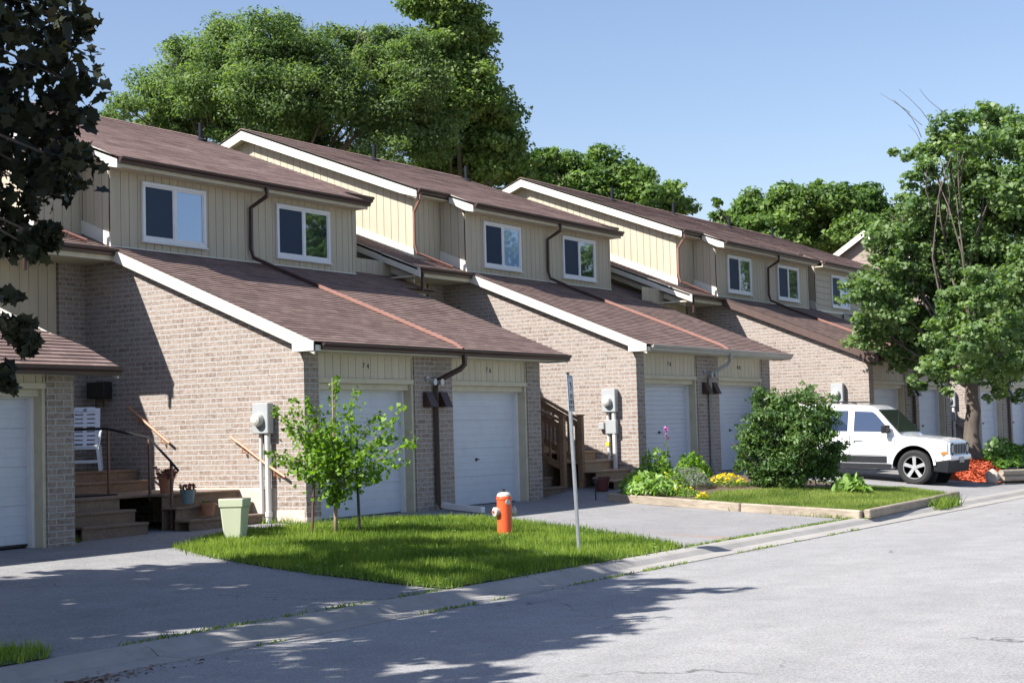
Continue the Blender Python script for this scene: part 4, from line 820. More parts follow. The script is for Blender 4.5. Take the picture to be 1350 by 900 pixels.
for (x, y, h, rr, lb) in ((47,-31,10.5,4.5,'nearest tree over the road, reflected in the upstairs window above garage 76'),(76,-32,11,5.5,'middle tree over the road, reflected in the window above garage 80'),(97,-31,11,7,'farthest tree over the road, reflected in the windows behind the SUV')):
    cl = [(x+rr*.75*math.cos(a)*random.uniform(.3,1), y+rr*.6*math.sin(a), h+random.uniform(-4,4), rr*.34) for a in np.linspace(0, 12.5, 22)]
    tree('roadside_tree', (x, y, -.45), lb, 'tree', cl, 60, .34, 'lobed', LF3, BARK, .3, (x, y, h-4), 'trees across the road', sub=8, subr=.5)
CLz = np.array([G(a, b) for a, b in CL])+.045+rng.uniform(-.01, .03, len(CL))
setp(leaves('lawn_clover', np.column_stack([CL, CLz]), np.tile([0,0,1.], (len(CL),1)), .035, 'fan', leaf_mat('clover', (.10,.19,.04), (.22,.36,.10), .3, .3), None, 1.6, rng.uniform(0,1,len(CL))), 'patches of broad clover leaves among the lawn grass', 'clover', kind='stuff')
# lilac bush
S = empty('lilac_bush', (10.7, -3.7, .08), 'big dark green leafy bush in the flower bed, in front of the white SUV', 'bush'); b0 = np.array((10.7, -3.7, .08))
P_, NR, TT = puff_points([(x-b0[0], y-b0[1], z-b0[2], r) for x, y, z, r in CBUSH], 1500, sub=50, subr=.36, spread=1.0, flat=1.0)
k = P_[:,2] > 0; leaves('foliage', P_[k], NR[k], .085, 'long', LFB, S, .6, TT[k])
m = MB()
for i in range(16): limb(m, (rng.uniform(-.25,.25), rng.uniform(-.25,.25), -.1), (rng.uniform(-.9,.9), rng.uniform(-.9,.9), rng.uniform(.9,1.7)), .022, .006, 5, .1)
m.build('stems', BARK, S)
# young ginkgo with stakes
S = empty('young_tree', (-1.31, -1.65, -.08), 'young staked tree with small fan-shaped leaves in front of garage 74', 'tree'); b0 = np.array((-1.31, -1.65, -.08))
m = MB(); stem = [(0,0,-.05),(0,0,.25),(.01,0,.6),(-.01,.0,1.0),(.0,.01,1.5),(-.02,0,2.3)]; m.tube(stem, [.034,.03,.027,.02,.014,.004], 8)
st = m.build('trunk', BARK2, S, smooth=True)
m = MB(); PP = []
for (x, y, z) in TIPS:
    c = Vector((x-b0[0], y-b0[1], z-b0[2])); z0 = max(.5, min(c.z-.25, .55+random.uniform(0, .5)))
    a = Vector((0,0,z0)); limb(m, a, c, .011, .003, 5, .05)
    L_ = (c-a).length; n = int(90*L_)+22
    for k in range(n):
        t = random.uniform(.22, 1.03); q = a.lerp(c, t); s_ = .085*(1.25-t*.8); PP.append(q+Vector(rng.normal(size=3))*s_)
for k in range(800):
    z = rng.uniform(.45, 1.45); sg = .06+.2*(z-.45); PP.append(Vector((rng.normal(0,sg), rng.normal(0,sg), z)))
for z in np.linspace(1.3, 2.3, 26): PP.append(Vector((rng.normal(-.01,.05), rng.normal(0,.05), z)))
m.build('branches', BARK2, S, smooth=True)
PP = np.array([tuple(p) for p in PP]); leaves('foliage', PP, np.tile([0,0,.6], (len(PP),1)), .062, 'fan', LFG, S, .8, rng.uniform(.1, .95, len(PP)))
m = MB(); m.bar((-1.50,-1.35,-.15), (-1.55,-1.5,1.55), .03, .03, (0,1,0)); setp(m.build('tree_stake', RAILM), 'brown metal stake left of the young tree trunk, taller of the two', 'stake')
m = MB(); m.bar((-1.12,-1.94,-.15), (-1.17,-1.95,1.3), .03, .03, (0,1,0)); setp(m.build('tree_stake', BLK), 'black metal stake right of the young tree trunk', 'stake')

# ------------------------------------------------------------------ flower bed
BED = [(7.62,-1.35),(6.9,-7.0),(11.3,-6.9),(13.4,-6.45),(13.9,-5.2),(13.2,-1.6),(10.8,-.9)]
BED = [(7.62,-1.35),(7.05,-4.4),(6.75,-6.75),(11.4,-6.62),(13.2,-6.5),(13.9,-5.3),(13.2,-1.6),(10.8,-.9)]
struct(polysheet('lawn', BED, LAWN, .11, thick=.1))
def zb_(x, y): return G(x, y)+.11
setp(blades('bed_grass', [(7.3,-3.2),(6.95,-6.6),(11.4,-6.5),(13.1,-6.35),(13.7,-5.2),(12.4,-4.7),(10.0,-3.6),(9,-3.0)], 42000, .05, GRASS2, gfn=zb_, edge=.02), 'short yellowish grass inside the timber-edged flower bed', 'grass')
struct(polysheet('bed_soil', [(7.75,-1.45),(7.35,-3.1),(9,-3.0),(10.0,-3.55),(12.4,-4.6),(13.4,-3),(13.1,-1.8),(10.8,-1.0)], SOIL, .125))
def timber(a, b, w_, h, label, mat=TIMB):
    T = MB(); d = Vector((b[0]-a[0], b[1]-a[1], b[2]-a[2])); L_ = d.length
    n = 6; 
    for k in range(n):
        p = Vector(a)+d*(k/n); q = Vector(a)+d*((k+1)/n)
    T.bar((0,0,0), tuple(d), w_, h)
    o = T.build('timber_edging', mat, None, bevel=.018); o.location = a
    return setp(o, label, 'timber', 'timber edging of the flower bed')
timber((7.62,-1.3,.03), (6.98,-4.4,-.13), .12, .17, 'pale landscape timber along the left half of the driveway side of the flower bed')
timber((6.98,-4.42,-.13), (6.68,-6.78,-.235), .12, .17, 'pale landscape timber on the driveway side of the flower bed, nearer the road corner')
timber((6.74,-6.86,-.22), (10.9,-6.66,-.215), .12, .16, 'grey landscape timber along the kerb at the corner of the flower bed')
timber((10.95,-6.66,-.215), (13.3,-6.48,-.21), .13, .17, 'dark weathered landscape timber along the kerb at the right end of the flower bed', simple('dark_timber', (.22,.18,.14), .9, .3, 4))
def rosette(name, x, y, zz, label, cat, n, size, rad, hgt, mat, shape='long', extra=None, tint=None, group=None, bias=.8, stems=True):
    S = empty(name, (x, y, zz), label, cat, group)
    a = rng.uniform(0, 2*math.pi, n); rr = rad*np.sqrt(rng.uniform(0, 1, n)); z = hgt*(1-(rr/rad)**2*.75)*rng.uniform(.35, 1.05, n)
    P_ = np.column_stack([rr*np.cos(a), rr*np.sin(a), z]); nr = np.column_stack([np.cos(a)*.6, np.sin(a)*.6, np.full(n, .8)])
    leaves('foliage', P_, nr, size, shape, mat, S, bias, rng.uniform(.1, .9, n))
    if stems:
        m = MB()
        for k in range(min(10, n)): m.tube([(P_[k,0]*.2, P_[k,1]*.2, -.03), tuple(P_[k])], .005, 4)
        m.build('stems', LFBM, S)
    if extra:
        em, en, es, eh, er = extra; a = rng.uniform(0, 2*math.pi, en); rr = er*np.sqrt(rng.uniform(0, 1, en))
        P_ = np.column_stack([rr*np.cos(a), rr*np.sin(a), eh*(1-(rr/er)**2*.6)*rng.uniform(.85, 1.1, en)])
        leaves('flowers', P_, np.tile([0,0,1.], (en,1)), es, 'fan', em, S, 1.5)
    return S
LIT = leaf_mat('dry_litter', (.10,.05,.03), (.28,.16,.09), .05, .1)
q = np.column_stack([rng.normal(-11.7, .55, 700), rng.normal(-7.42, .09, 700)]); setp(leaves('leaf_litter', np.column_stack([q, np.full(len(q), -.366)]), np.tile([0,0,1.], (len(q),1)), .035, 'long', LIT, None, 2.5, rng.uniform(0,1,len(q))), 'brown leaf litter in the gutter at the lower left corner', 'litter', kind='stuff')
q = np.column_stack([rng.uniform(-10, 14, 420), rng.normal(-7.36, .05, 420)]); setp(leaves('gutter_debris', np.column_stack([q, np.full(len(q), -.366)]), np.tile([0,0,1.], (len(q),1)), .02, 'long', LIT, None, 2.5, rng.uniform(0,1,len(q))), 'scattered tiny twigs and leaf bits along the kerb line', 'litter', kind='stuff')
LFBM = simple('plant_stems', (.08,.13,.03), .7, .2)
PB = 'plants in the flower bed'
rosette('hosta', 7.95, -2.05, zb_(7.95,-2.05), 'variegated pale green hosta clump at the left end of the flower bed', 'plant', 520, .16, .55, .42, LFH, group=PB)
rosette('hosta', 8.35, -1.6, zb_(8.3,-1.6), 'hosta clump behind the leftmost one, closer to garage 78', 'plant', 260, .15, .4, .42, LFH, group=PB)
rosette('flowering_plant', 8.0, -2.75, zb_(8,-2.75), 'low yellow-flowered plant in front of the hostas by the timber', 'plant', 240, .06, .33, .17, LFG, extra=(YEL, 18, .05, .2, .3), group=PB)
rosette('flowering_plant', 8.75, -2.1, zb_(8.7,-2.1), 'light green plant with a few yellow buds between the hostas and the grey herb', 'plant', 420, .07, .38, .4, LFG, extra=(YEL, 14, .05, .38, .3), group=PB)
rosette('lavender', 9.25, -2.25, zb_(9.2,-2.2), 'grey green lavender mound in the middle of the flower bed', 'plant', 1500, .09, .48, .42, LFS, 'needle', extra=(PUR, 30, .04, .46, .4), group=PB, bias=.4)
rosette('leafy_perennial', 9.35, -1.45, zb_(9.3,-1.4), 'taller bright green perennial behind the lavender, left of the pink spike', 'plant', 620, .08, .42, .78, LFG, 'lobed', group=PB)
rosette('leafy_perennial', 10.25, -1.85, zb_(10.2,-1.8), 'green leafy perennial under the pink flower spike', 'plant', 620, .09, .42, .6, LFG, 'lobed', group=PB)
S = rosette('foxglove', 10.1, -1.35, zb_(10.1,-1.4), 'single tall purple pink flower spike in front of the middle garage pier', 'flower', 40, .08, .1, .8, LFB, group=PB)
m = MB(); m.tube([(0,0,0),(.01,0,1.15)], .008, 5); m.build('stem', LFBM, S)
P_ = np.column_stack([rng.normal(0,.03,70), rng.normal(0,.03,70), rng.uniform(.88,1.14,70)])[:34]; P_[:,:2] *= .8; leaves('flowers', P_, np.tile([0,0,.2],(34,1)), .045, 'fan', PUR, S, .2)
rosette('yellow_flowers', 10.0, -2.75, zb_(10,-2.8), 'dense mound of small yellow flowers left of the big bush', 'flower', 300, .06, .42, .2, LFG, extra=(YEL, 230, .05, .26, .42), group=PB)
rosette('marigold', 7.55, -3.35, zb_(7.5,-3.3), 'small bright yellow flower alone by the timber edge', 'flower', 20, .06, .1, .08, LFG, extra=(YEL, 26, .07, .14, .1), group=PB)
rosette('hosta', 10.9, -5.05, zb_(10.9,-5.05), 'small lime hosta on the grass right of the big bush', 'plant', 120, .2, .36, .38, LFH, group=PB)
# solar light and wrought plant hook by the steps
L = empty('garden_light', (7.55, -1.05, .0), 'small dark stake light between the wooden steps and the hosta', 'garden light')
m = MB(); m.tube([(0,0,-.1),(0,0,.3)], .012, 6); m.build('stake', BLK, L); m = MB(); m.lathe([(.02,.28),(.05,.31),(.06,.38),(.075,.385),(.07,.41),(.01,.43)], (0,0,0), 12); m.build('lamp_head', BLK, L)
# weeds along kerb and timber
def weeds(name, pts, n, spread, h, label, zf=G, mat=GRASS, dz=0.0):
    A = []
    for (x, y) in pts:
        for k in range(n): A.append((x+random.gauss(0, spread[0]), y+random.gauss(0, spread[1])))
    A = np.array(A); n_ = len(A); z = np.array([zf(a, b) for a, b in A])+dz
    th = rng.uniform(0, 6.28, n_); hh = h*rng.uniform(.3, 1.3, n_); wd = .02
    d = np.column_stack([np.cos(th), np.sin(th), 0*th])*wd/2; ph = rng.uniform(0, 6.28, n_); tip = np.column_stack([A, z])+np.column_stack([np.cos(ph)*hh*.7, np.sin(ph)*hh*.7, hh])
    b = np.column_stack([A, z]); V = np.empty((n_,3,3)); V[:,0] = b-d; V[:,1] = b+d; V[:,2] = tip
    setp(fast_mesh(name, V.reshape(-1,3), 3, mat, None, rng.uniform(0,1,n_)), label, 'weeds', kind='stuff')
def zk(x, y): return -.375 if y < -7.3 else (-.3 if y > -6.9 else -.34)
pts = [(x+random.uniform(-.3,.3), -6.58+random.uniform(-.03,.02)) for x in np.arange(.4, 6.7, .2)]+[(x, -6.6) for x in np.arange(-10, -5.8, .31) if random.random() < .6]
weeds('kerb_weeds', pts, 34, (.16, .03), .045, 'thin line of grass weeds growing behind the kerb', zk)
pts = [(x, -7.32) for x in np.arange(-9.5, 5, .12) if random.random() < .3+.25*math.sin(x*1.7)]
weeds('gutter_weeds', pts, 16, (.1, .02), .035, 'sparse weeds in the joint between the kerb and the road', lambda x, y: -.37)
weeds('timber_weeds', [(7.55-(.9)*(i/22)**1.1, -1.9-4.6*i/22) for i in range(23)], 30, (.06,.12), .09, 'weeds sprouting at the foot of the bed timbers', G)
weeds('corner_weeds', [(10.6,-6.95),(10.9,-6.9),(11.3,-6.9),(11.7,-6.88)], 110, (.16,.07), .2, 'tuft of grass between the dark timber and the kerb', zk)
weeds('wall_weeds', [(-.12,.55),(-.1,.4),(-.12,.2),(-3.75,1.15),(-.2,.75)], 26, (.05,.05), .1, 'small weeds at the foot of the brick walls', G)

# second bed with mulch, logs, rock and plants
bm = bmesh.new(); bmesh.ops.create_grid(bm, x_segments=26, y_segments=22, size=1)
for v in bm.verts:
    x = v.co.x*1.4; y = v.co.y*.95; r = math.hypot(v.co.x, v.co.y); h = .52*max(0, 1-r**2.2)
    v.co = (x, y, h-.12+random.uniform(-.015,.015))
me = bpy.data.meshes.new('mulch'); bm.to_mesh(me); bm.free(); me.materials.append(MULCHM); boxuv(me)
o = bpy.data.objects.new('mulch_mound', me); COL.objects.link(o); o.location = (20.75, -4.75, -.06); setp(o, 'mound of red wood mulch around the foot of the street maple', 'mulch', kind='stuff')
q = rng.uniform(-1, 1, (3800, 2)); q = q[(q**2).sum(1) < .95]; r = np.sqrt((q**2).sum(1)); P_ = np.column_stack([20.75+q[:,0]*1.4, -4.75+q[:,1]*.95, -.06+.52*(1-r**2.2)-.1])
mc = leaf_mat('mulch_chips', (.24,.045,.025), (.50,.13,.065), .05, .2)
setp(leaves('mulch_chips', P_, np.tile([0,0,1.],(len(P_),1)), .08, 'long', mc, None, 1.2, rng.uniform(0,1,len(P_))), 'loose red mulch chips scattered over the mound', 'mulch', kind='stuff')
bm = bmesh.new(); bmesh.ops.create_icosphere(bm, subdivisions=3, radius=1)
for v in bm.verts:
    f = 1+.13*math.sin(v.co.x*4+1)*math.cos(v.co.y*3)+.1*math.sin(v.co.z*5+v.co.x*2)+random.uniform(-.02,.02); v.co = (v.co.x*.17*f, v.co.y*.17*f, v.co.z*.21*f)
me = bpy.data.meshes.new('rock'); bm.to_mesh(me); bm.free(); me.materials.append(ROCK); boxuv(me); me.polygons.foreach_set('use_smooth', [True]*len(me.polygons))
o = bpy.data.objects.new('rock', me); COL.objects.link(o); o.location = (19.14, -5.64, -.06); setp(o, 'rounded grey boulder at the corner of the red mulch', 'rock')
for k, (z, lb) in enumerate(((-.10,'lower log of the pale log wall beside the boulder'),(.045,'upper log of the pale log wall beside the boulder'))):
    m = MB(); m.tube([(0,0,0),(2.4,-.45,-.05)], .075, 12); o = m.build('log_edging', TIMB, smooth=False); o.location = (19.36, -5.80+k*.02, z-.0); setp(o, lb, 'log', 'logs edging the mulch bed')
struct(polysheet('bed_soil', [(19.5,-5.7),(21.7,-6.15),(30,-6.3),(30,-3.5),(21.5,-3.6)], SOIL, .2))
P2 = 'plants in the mulch bed'
for i, (x, y, n, h, lb) in enumerate(((21.1,-5.35,500,.55,'glossy green leafy plant right of the maple trunk, nearest the trunk'),(21.9,-5.7,520,.6,'glossy green leafy plant at the right picture edge above the log wall'),(22.3,-5.0,480,.75,'taller glossy green plant behind the other two in the mulch bed'))):
    rosette('peony_plant', x, y, G(x, y)+.3, lb, 'plant', n, .17, .6, h, LFB if i == 2 else leaf_mat('peony_leaves', (.06,.15,.025), (.18,.32,.06), .35, .5), 'long', group=P2)

# ------------------------------------------------------------------ hydrant
H = empty('fire_hydrant', (.09, -3.7, G(.09,-3.7)), 'orange fire hydrant with a white bonnet on the lawn', 'hydrant', rz=R(-28))
m = MB(); m.lathe([(.11,-.05),(.115,.02),(.112,.03),(.108,.53),(.115,.535),(.115,.56),(.108,.585)], n=28); m.build('barrel', ORNG, H, bevel=0)
m = MB(); m.lathe([(.122,.0),(.122,.035),(.112,.04)], n=28); m.build('base_flange', ORNG, H)
m = MB(); m.lathe([(.108,.585),(.104,.605),(.09,.625),(.06,.64),(.03,.645)], n=28); b = m.build('bonnet', WCAP, H, smooth=False); m = MB(); m.lathe([(.03,.64),(.028,.66),(.022,.665),(.022,.69)], n=5); m.build('operating_nut', BOLT, b)
for k in range(8):
    t = k*math.pi/4; m = MB(); m.lathe([(.011,.018),(.011,.055)], (.119*math.cos(t), .119*math.sin(t), 0), 6); m.build('flange_bolt', BOLT, H)
for s_, nm in ((-1,'side_nozzle'),(1,'side_nozzle')):
    m = MB(); m.lathe([(.05,s_*.09),(.055,s_*.13),(.068,s_*.135),(.068,s_*.17),(.05,s_*.175)], (0,0,.36), 18, 'x'); nz = m.build(nm, WCAP, H); m = MB(); m.lathe([(.02,s_*.175),(.018,s_*.205)], (0,0,.36), 5, 'x'); m.build('cap_nut', ORNG, nz)
m = MB(); m.lathe([(.038,-.105),(.038,-.122)], (0,0,.50), 14, 'y'); m.build('number_disc', CONDU, H)
# ------------------------------------------------------------------ street sign
S = empty('street_sign', (-1.36, -5.8, G(-1.36,-5.8)), 'narrow parking sign seen almost edge-on on a leaning galvanised pole at the kerb', 'sign')
m = MB(); m.tube([(0,0,-.2),(-.17,0,2.36)], .026, 8); m.build('pole', GALV, S)
a = R(286); nrm = Vector((math.cos(a), math.sin(a), 0)); tv = Vector((-nrm.y, nrm.x, 0)); c = Vector((-.145, 0, 2.1))+nrm*.034-tv*.09; ax_ = Vector((-.17,0,2.36)).normalized()
def plate(mb, w0, w1, h0, h1, t0, t1):
    vs = []
    for tt in (t0, t1):
        for (u, v) in ((w0,h0),(w1,h0),(w1,h1),(w0,h1)): vs.append(c+tv*u+ax_*v+nrm*tt)
    mb.add(vs, [(3,2,1,0),(4,5,6,7),(0,1,5,4),(1,2,6,5),(2,3,7,6),(3,0,4,7)]); return mb
m = MB(); plate(m, -.15,.15,-.23,.25,0,.006); sp_ = m.build('sign_plate', simple('sign_face', (.42,.47,.53), .5, .04, 3), S)
m = MB()
for (u0,u1,v0,v1) in ((-.135,.135,.225,.232),(-.135,.135,-.212,-.205),(-.135,-.128,-.205,.225),(.128,.135,-.205,.225),(-.03,.03,.14,.16),(.0,.045,.12,.145),(.02,.06,.08,.12),(-.02,.04,.055,.07),
    (-.05,-.03,-.06,.0),(-.03,.01,-.015,.0),(-.03,.01,-.04,-.03),(.03,.05,-.06,0),(.05,.08,-.015,0),(.05,.08,-.06,-.048),
    (-.09,-.07,-.13,-.08),(-.07,-.04,-.095,-.08),(-.07,-.04,-.13,-.118),(-.02,0,-.13,-.08),(.02,.04,-.13,-.08),(.04,.07,-.095,-.08),(.09,.11,-.13,-.08),
    (-.11,-.08,-.19,-.15),(-.04,-.02,-.19,-.15),(0,.02,-.19,-.15),(.08,.11,-.19,-.15)): plate(m, u0,u1,v0,v1,.0075,.0095)
m.build('markings', BLK, sp_)
m = MB(); plate(m, -.17,.17,.24,.262,-.01,.012) if False else plate(m, -.02,.02,.2,.29,-.03,-.001); plate(m, -.02,.02,-.2,-.16,-.03,-.001); m.build('bracket', BOLT, S)
# ------------------------------------------------------------------ planter, pots, chair, mat
S = empty('tall_planter', (-2.68, -.93, G(-2.68,-.93)-.02), 'tall square pale green planter at the edge of the lawn by the steps', 'planter', rz=R(24))
def sq(mb, w0, z0, w1, z1): 
    a, b = w0/2, w1/2; mb.add([(-a,-a,z0),(a,-a,z0),(a,a,z0),(-a,a,z0),(-b,-b,z1),(b,-b,z1),(b,b,z1),(-b,b,z1)], [(0,3,2,1),(0,1,5,4),(1,2,6,5),(2,3,7,6),(3,0,4,7),(4,5,6,7)])
m = MB(); sq(m, .25, 0, .335, .50); m.build('body', PLANT, S, bevel=.02)
m = MB(); sq(m, .355, .49, .37, .615); rb = m.build('rim', PLANT, S, bevel=.012); m = MB(); m.box(-.155,-.155,.60,.155,.155,.618); m.build('soil', SOIL, rb)
def pot(x, y, z, r, h, mat, label, plant):
    S = empty('flower_pot', (x, y, z), label, 'plant pot', 'pots on the porch steps')
    m = MB(); m.lathe([(r*.72,0),(r*.97,h*.8),(r*1.08,h*.8),(r*1.1,h),(r*.95,h),(r*.93,h*.9),(.01,h*.9)], n=22); m.build('pot', mat, S)
    if plant:
        n, s_, hh, mt, rr = plant; a = rng.uniform(0, 6.28, n); q = rr*np.sqrt(rng.uniform(0,1,n)); P_ = np.column_stack([q*np.cos(a), q*np.sin(a), h*.85+hh*rng.uniform(0,1,n)])
        leaves('foliage', P_, np.tile([0,0,.6],(n,1)), s_, 'lobed', mt, S, .6)
        m = MB(); 
        for k in range(6): m.tube([(0,0,h*.8), tuple(P_[k])], .004, 4)
        m.build('stems', LFBM, S)
pot(-1.36, 1.72, .54, .13, .28, TERR, 'large terracotta pot with a dark trailing plant on the porch landing', (110, .07, .17, LFR, .17))
pot(-1.40, 1.22, .38, .115, .22, BPOT, 'blue grey pot with reddish leaves on the upper step', (60, .06, .12, LFR, .13))
pot(-1.22, .97, .19, .12, .2, TERR, 'small low terracotta pot on the bottom step, right of the blue grey pot', (50, .04, .05, LFB, .09))
pot(8.72, -.55, .1, .16, .3, simple('dark_red_pot', (.12,.035,.03), .5, .1), 'dark red pot at the foot of the railing post beside garage 76', None)
m = MB(); m.box(-.5,-.32,0,.5,.32,.02); o = m.build('door_mat', MAT_, bevel=.006); o.location = (-2.45, 2.5, .545); setp(o, 'black door mat on the porch landing', 'mat')
# chair
S = empty('plastic_chair', (-1.02, 3.97, .90), 'white high-backed plastic garden chair on the porch beside the brick wall', 'chair', rz=R(-48))
m = MB(); m.box(-.26,-.25,.40,.26,.26,.43); m.box(-.25,-.27,.36,.25,-.245,.43); m.build('seat', CHAIRM, S, bevel=.008)
m = MB(); tilt = .22
def bk(u0, u1, z0, z1): 
    ya, yb = .2+z0*tilt-.09, .2+z1*tilt-.09; m.add([(u0,ya,z0),(u1,ya,z0),(u1,yb,z1),(u0,yb,z1),(u0,ya+.02,z0),(u1,ya+.02,z0),(u1,yb+.02,z1),(u0,yb+.02,z1)], [(0,1,2,3),(7,6,5,4),(0,4,5,1),(1,5,6,2),(2,6,7,3),(3,7,4,0)])
bk(-.25,-.17,.42,1.06); bk(.17,.25,.42,1.06); bk(-.03,.03,.42,1.06); bk(-.17,.17,1.0,1.08)
zz = .46
while zz < 1.0: bk(-.17,-.03,zz,zz+.05); bk(.03,.17,zz,zz+.05); zz += .072
m.build('backrest', CHAIRM, S)
for sx in (-1, 1):
    m = MB(); m.bar((sx*.25,-.24,.40),(sx*.30,-.32,0),.045,.04,(0,1,0)); m.build('leg', CHAIRM, S); m = MB(); m.bar((sx*.25,.22,.42),(sx*.27,.33,0),.045,.04,(0,1,0)); m.build('leg', CHAIRM, S)
    m = MB(); m.tube([(sx*.27,-.25,.42),(sx*.30,-.22,.64),(sx*.30,-.1,.66),(sx*.27,.25,.66)], .02, 6); m.build('armrest', CHAIRM, S)
m = MB(); m.bar((-.28,-.29,.16),(.28,-.29,.16),.03,.05); m.build('stretcher', CHAIRM, S)
# ------------------------------------------------------------------ white SUV (front faces -Y)
CARW = simple('car_white_paint', (.74,.75,.77), .18, .01, 1); CARW.node_tree.nodes['Principled BSDF'].inputs['Coat Weight'].default_value = .8
CLAD = simple('dark_cladding', (.016,.018,.022), .6, .1, spec=.25); TYRE = simple('tyre_rubber', (.018,.018,.019), .85, .15, 20, bmp=.2); RIM = simple('alloy_rim', (.55,.56,.58), .3, .05, metallic=.55)
CGL = glass('car_glass', (.015,.03,.07), .10, .01); LAMP = simple('headlamp_glass', (.14,.16,.20), .08, .1, metallic=.4); AMB = simple('amber_lens', (.9,.25,.02), .2, .05); GRL = simple('grille_bar_paint', (.42,.46,.52), .3, .04)
V_ = empty('parked_suv', (16.68+.88, -4.55, G(17.3,-4.5)+.0), 'white boxy SUV parked nose to the road behind the bush', 'car')
V_.rotation_euler.x = R(2.2)
# local: y=0 front axle, nose at y=-.86, tail at +3.55; x=-.88 near side
HW = .86
def ring(y, zb, zt, hw, crown=.02, sh=.05):
    zs = zb+(zt-zb)*.55
    return [(0,y,zb),(-hw*.86,y,zb),(-hw*.985,y,zb+.06),(-hw,y,zs),(-hw*.985,y,zt-sh),(-hw*.94,y,zt-.012),(-hw*.6,y,zt+crown*.7),(0,y,zt+crown)]
st = [(-.84,.42,.86,.66),(-.80,.40,.93,.74),(-.70,.36,.965,.81),(-.5,.34,.985,.85),(-.2,.33,1.01,HW),(.3,.33,1.04,HW),(.62,.33,1.06,HW),(1.2,.33,1.075,HW),(2.2,.33,1.085,HW),(3.0,.33,1.09,HW),(3.35,.36,1.09,HW*.99),(3.52,.42,1.08,HW*.96)]
m = MB(); rings = []
for s_ in st:
    r0 = ring(*s_); full = r0+[(-x, y, z) for x, y, z in reversed(r0[1:-1])]; rings.append(full)
n = len(rings[0]); vs = [p for r in rings for p in r]; fs = []
for i in range(len(rings)-1):
    for k in range(n): fs.append((i*n+k, i*n+(k+1)%n, (i+1)*n+(k+1)%n, (i+1)*n+k))
fs.append(tuple(range(n))); fs.append(tuple(reversed([(len(rings)-1)*n+k for k in range(n)])))
m.add(vs, fs); body = m.build('body', CARW, V_, bevel=0)
WR = .372; WB = 2.63
cut = MB()
for yc in (0, WB): cut.lathe([(.475,-1.2),(.475,-.52)], (0,yc,WR), 32, 'x'); cut.lathe([(.475,.52),(.475,1.2)], (0,yc,WR), 32, 'x')
co = cut.build('cutter', CLAD, V_)
md = body.modifiers.new('b', 'BOOLEAN'); md.operation = 'DIFFERENCE'; md.object = co; md.solver = 'EXACT'
dg = bpy.context.evaluated_depsgraph_get(); dg.update(); nm_ = bpy.data.meshes.new_from_object(body.evaluated_get(dg)); body.modifiers.clear(); body.data = nm_; bpy.data.objects.remove(co)
nm_.materials.clear(); nm_.materials.append(CARW)
# arch liners
m = MB()
for yc in (0, WB):
    for s_ in (-1, 1): m.lathe([(.472,s_*.5),(.472,s_*.52)], (0,yc,WR), 32, 'x')
    for s_ in (-1, 1):
        vs = []; fs = []
        for k in range(15):
            t = math.pi*k/14; a_ = yc-math.cos(t)*.470; b_ = WR+math.sin(t)*.470; vs += [(s_*.5,a_,b_),(s_*.84,a_,b_)]
        for k in range(14): fs.append((2*k,2*k+1,2*k+3,2*k+2))
        m.add(vs, fs)
m.box(-.6,-.5,.33,.6,3.3,.45); m.build('underbody', CLAD, V_)
# arch flares
for yc in (0, WB):
    for s_ in (-1, 1):
        m = MB(); A = []; nseg = 20
        for k in range(nseg+1):
            t = math.pi*(.04+.92*k/nseg); A.append((yc-math.cos(t)*.474, WR+math.sin(t)*.474, yc-math.cos(t)*.535, WR+math.sin(t)*.535))
        vs = []; fs = []
        for (a,b,c_,d) in A: vs += [(s_*.80,a,b),(s_*.885,a,b),(s_*.88,c_,d),(s_*.84,c_,d)]
        for k in range(nseg):
            for j in range(4): fs.append((4*k+j, 4*k+(j+1)%4, 4*k+4+(j+1)%4, 4*k+4+j))
        m.add(vs, fs); m.build('wheel_arch', CARW, V_, smooth=False)
# cabin
cab = [(.50,1.03,1.04,.81,.79),(.54,1.03,1.08,.81,.79),(1.06,1.05,1.60,.81,.70),(1.22,1.06,1.68,.81,.69),(2.4,1.07,1.71,.81,.70),(3.1,1.08,1.69,.81,.70),(3.42,1.08,1.64,.79,.68),(3.52,1.08,1.12,.77,.76)]
m = MB(); rings = []
for (y, zb, zt, wb, wt) in cab:
    r0 = [(0,y,zb-.03),(-wb,y,zb-.03),(-wb,y,zb),(-(wt+(wb-wt)*.12),y,zt-(zt-zb)*.08-.004),(-wt*.95,y,zt-.004),(-wt*.6,y,zt+.012),(0,y,zt+.02)]
    rings.append(r0+[(-x, yy, z) for x, yy, z in reversed(r0[1:-1])])
n = len(rings[0]); vs = [p for r in rings for p in r]; fs = []
for i in range(len(rings)-1):
    for k in range(n): fs.append((i*n+k, i*n+(k+1)%n, (i+1)*n+(k+1)%n, (i+1)*n+k))
fs.append(tuple(range(n))); fs.append(tuple(reversed([(len(rings)-1)*n+k for k in range(n)])))
m.add(vs, fs); m.build('roof', CARW, V_)
def sidept(s_, y, z):
    # interpolate cabin side surface
    zt = np.interp(y, [c[0] for c in cab], [c[2] for c in cab]); zb = 1.06; wb = .81; wt = np.interp(y, [c[0] for c in cab], [c[4] for c in cab])
    t = (z-zb)/max(.05, (zt-zb)*.92); return (s_*((wb+(wt+(wb-wt)*.12-wb)*t)+.006), y, z)
def sidepanel(s_, poly, mat, name, off=0):
    m = MB(); a = [sidept(s_, y, z) for y, z in poly]; a = [(x+s_*off, y, z) for x, y, z in a]; b = [(x-s_*.02, y, z) for x, y, z in a]; n = len(a)
    m.add(a+b, [tuple(range(n)), tuple(reversed(range(n, 2*n)))]+[(i, n+i, n+(i+1)%n, (i+1)%n) for i in range(n)]); return m.build(name, mat, V_)
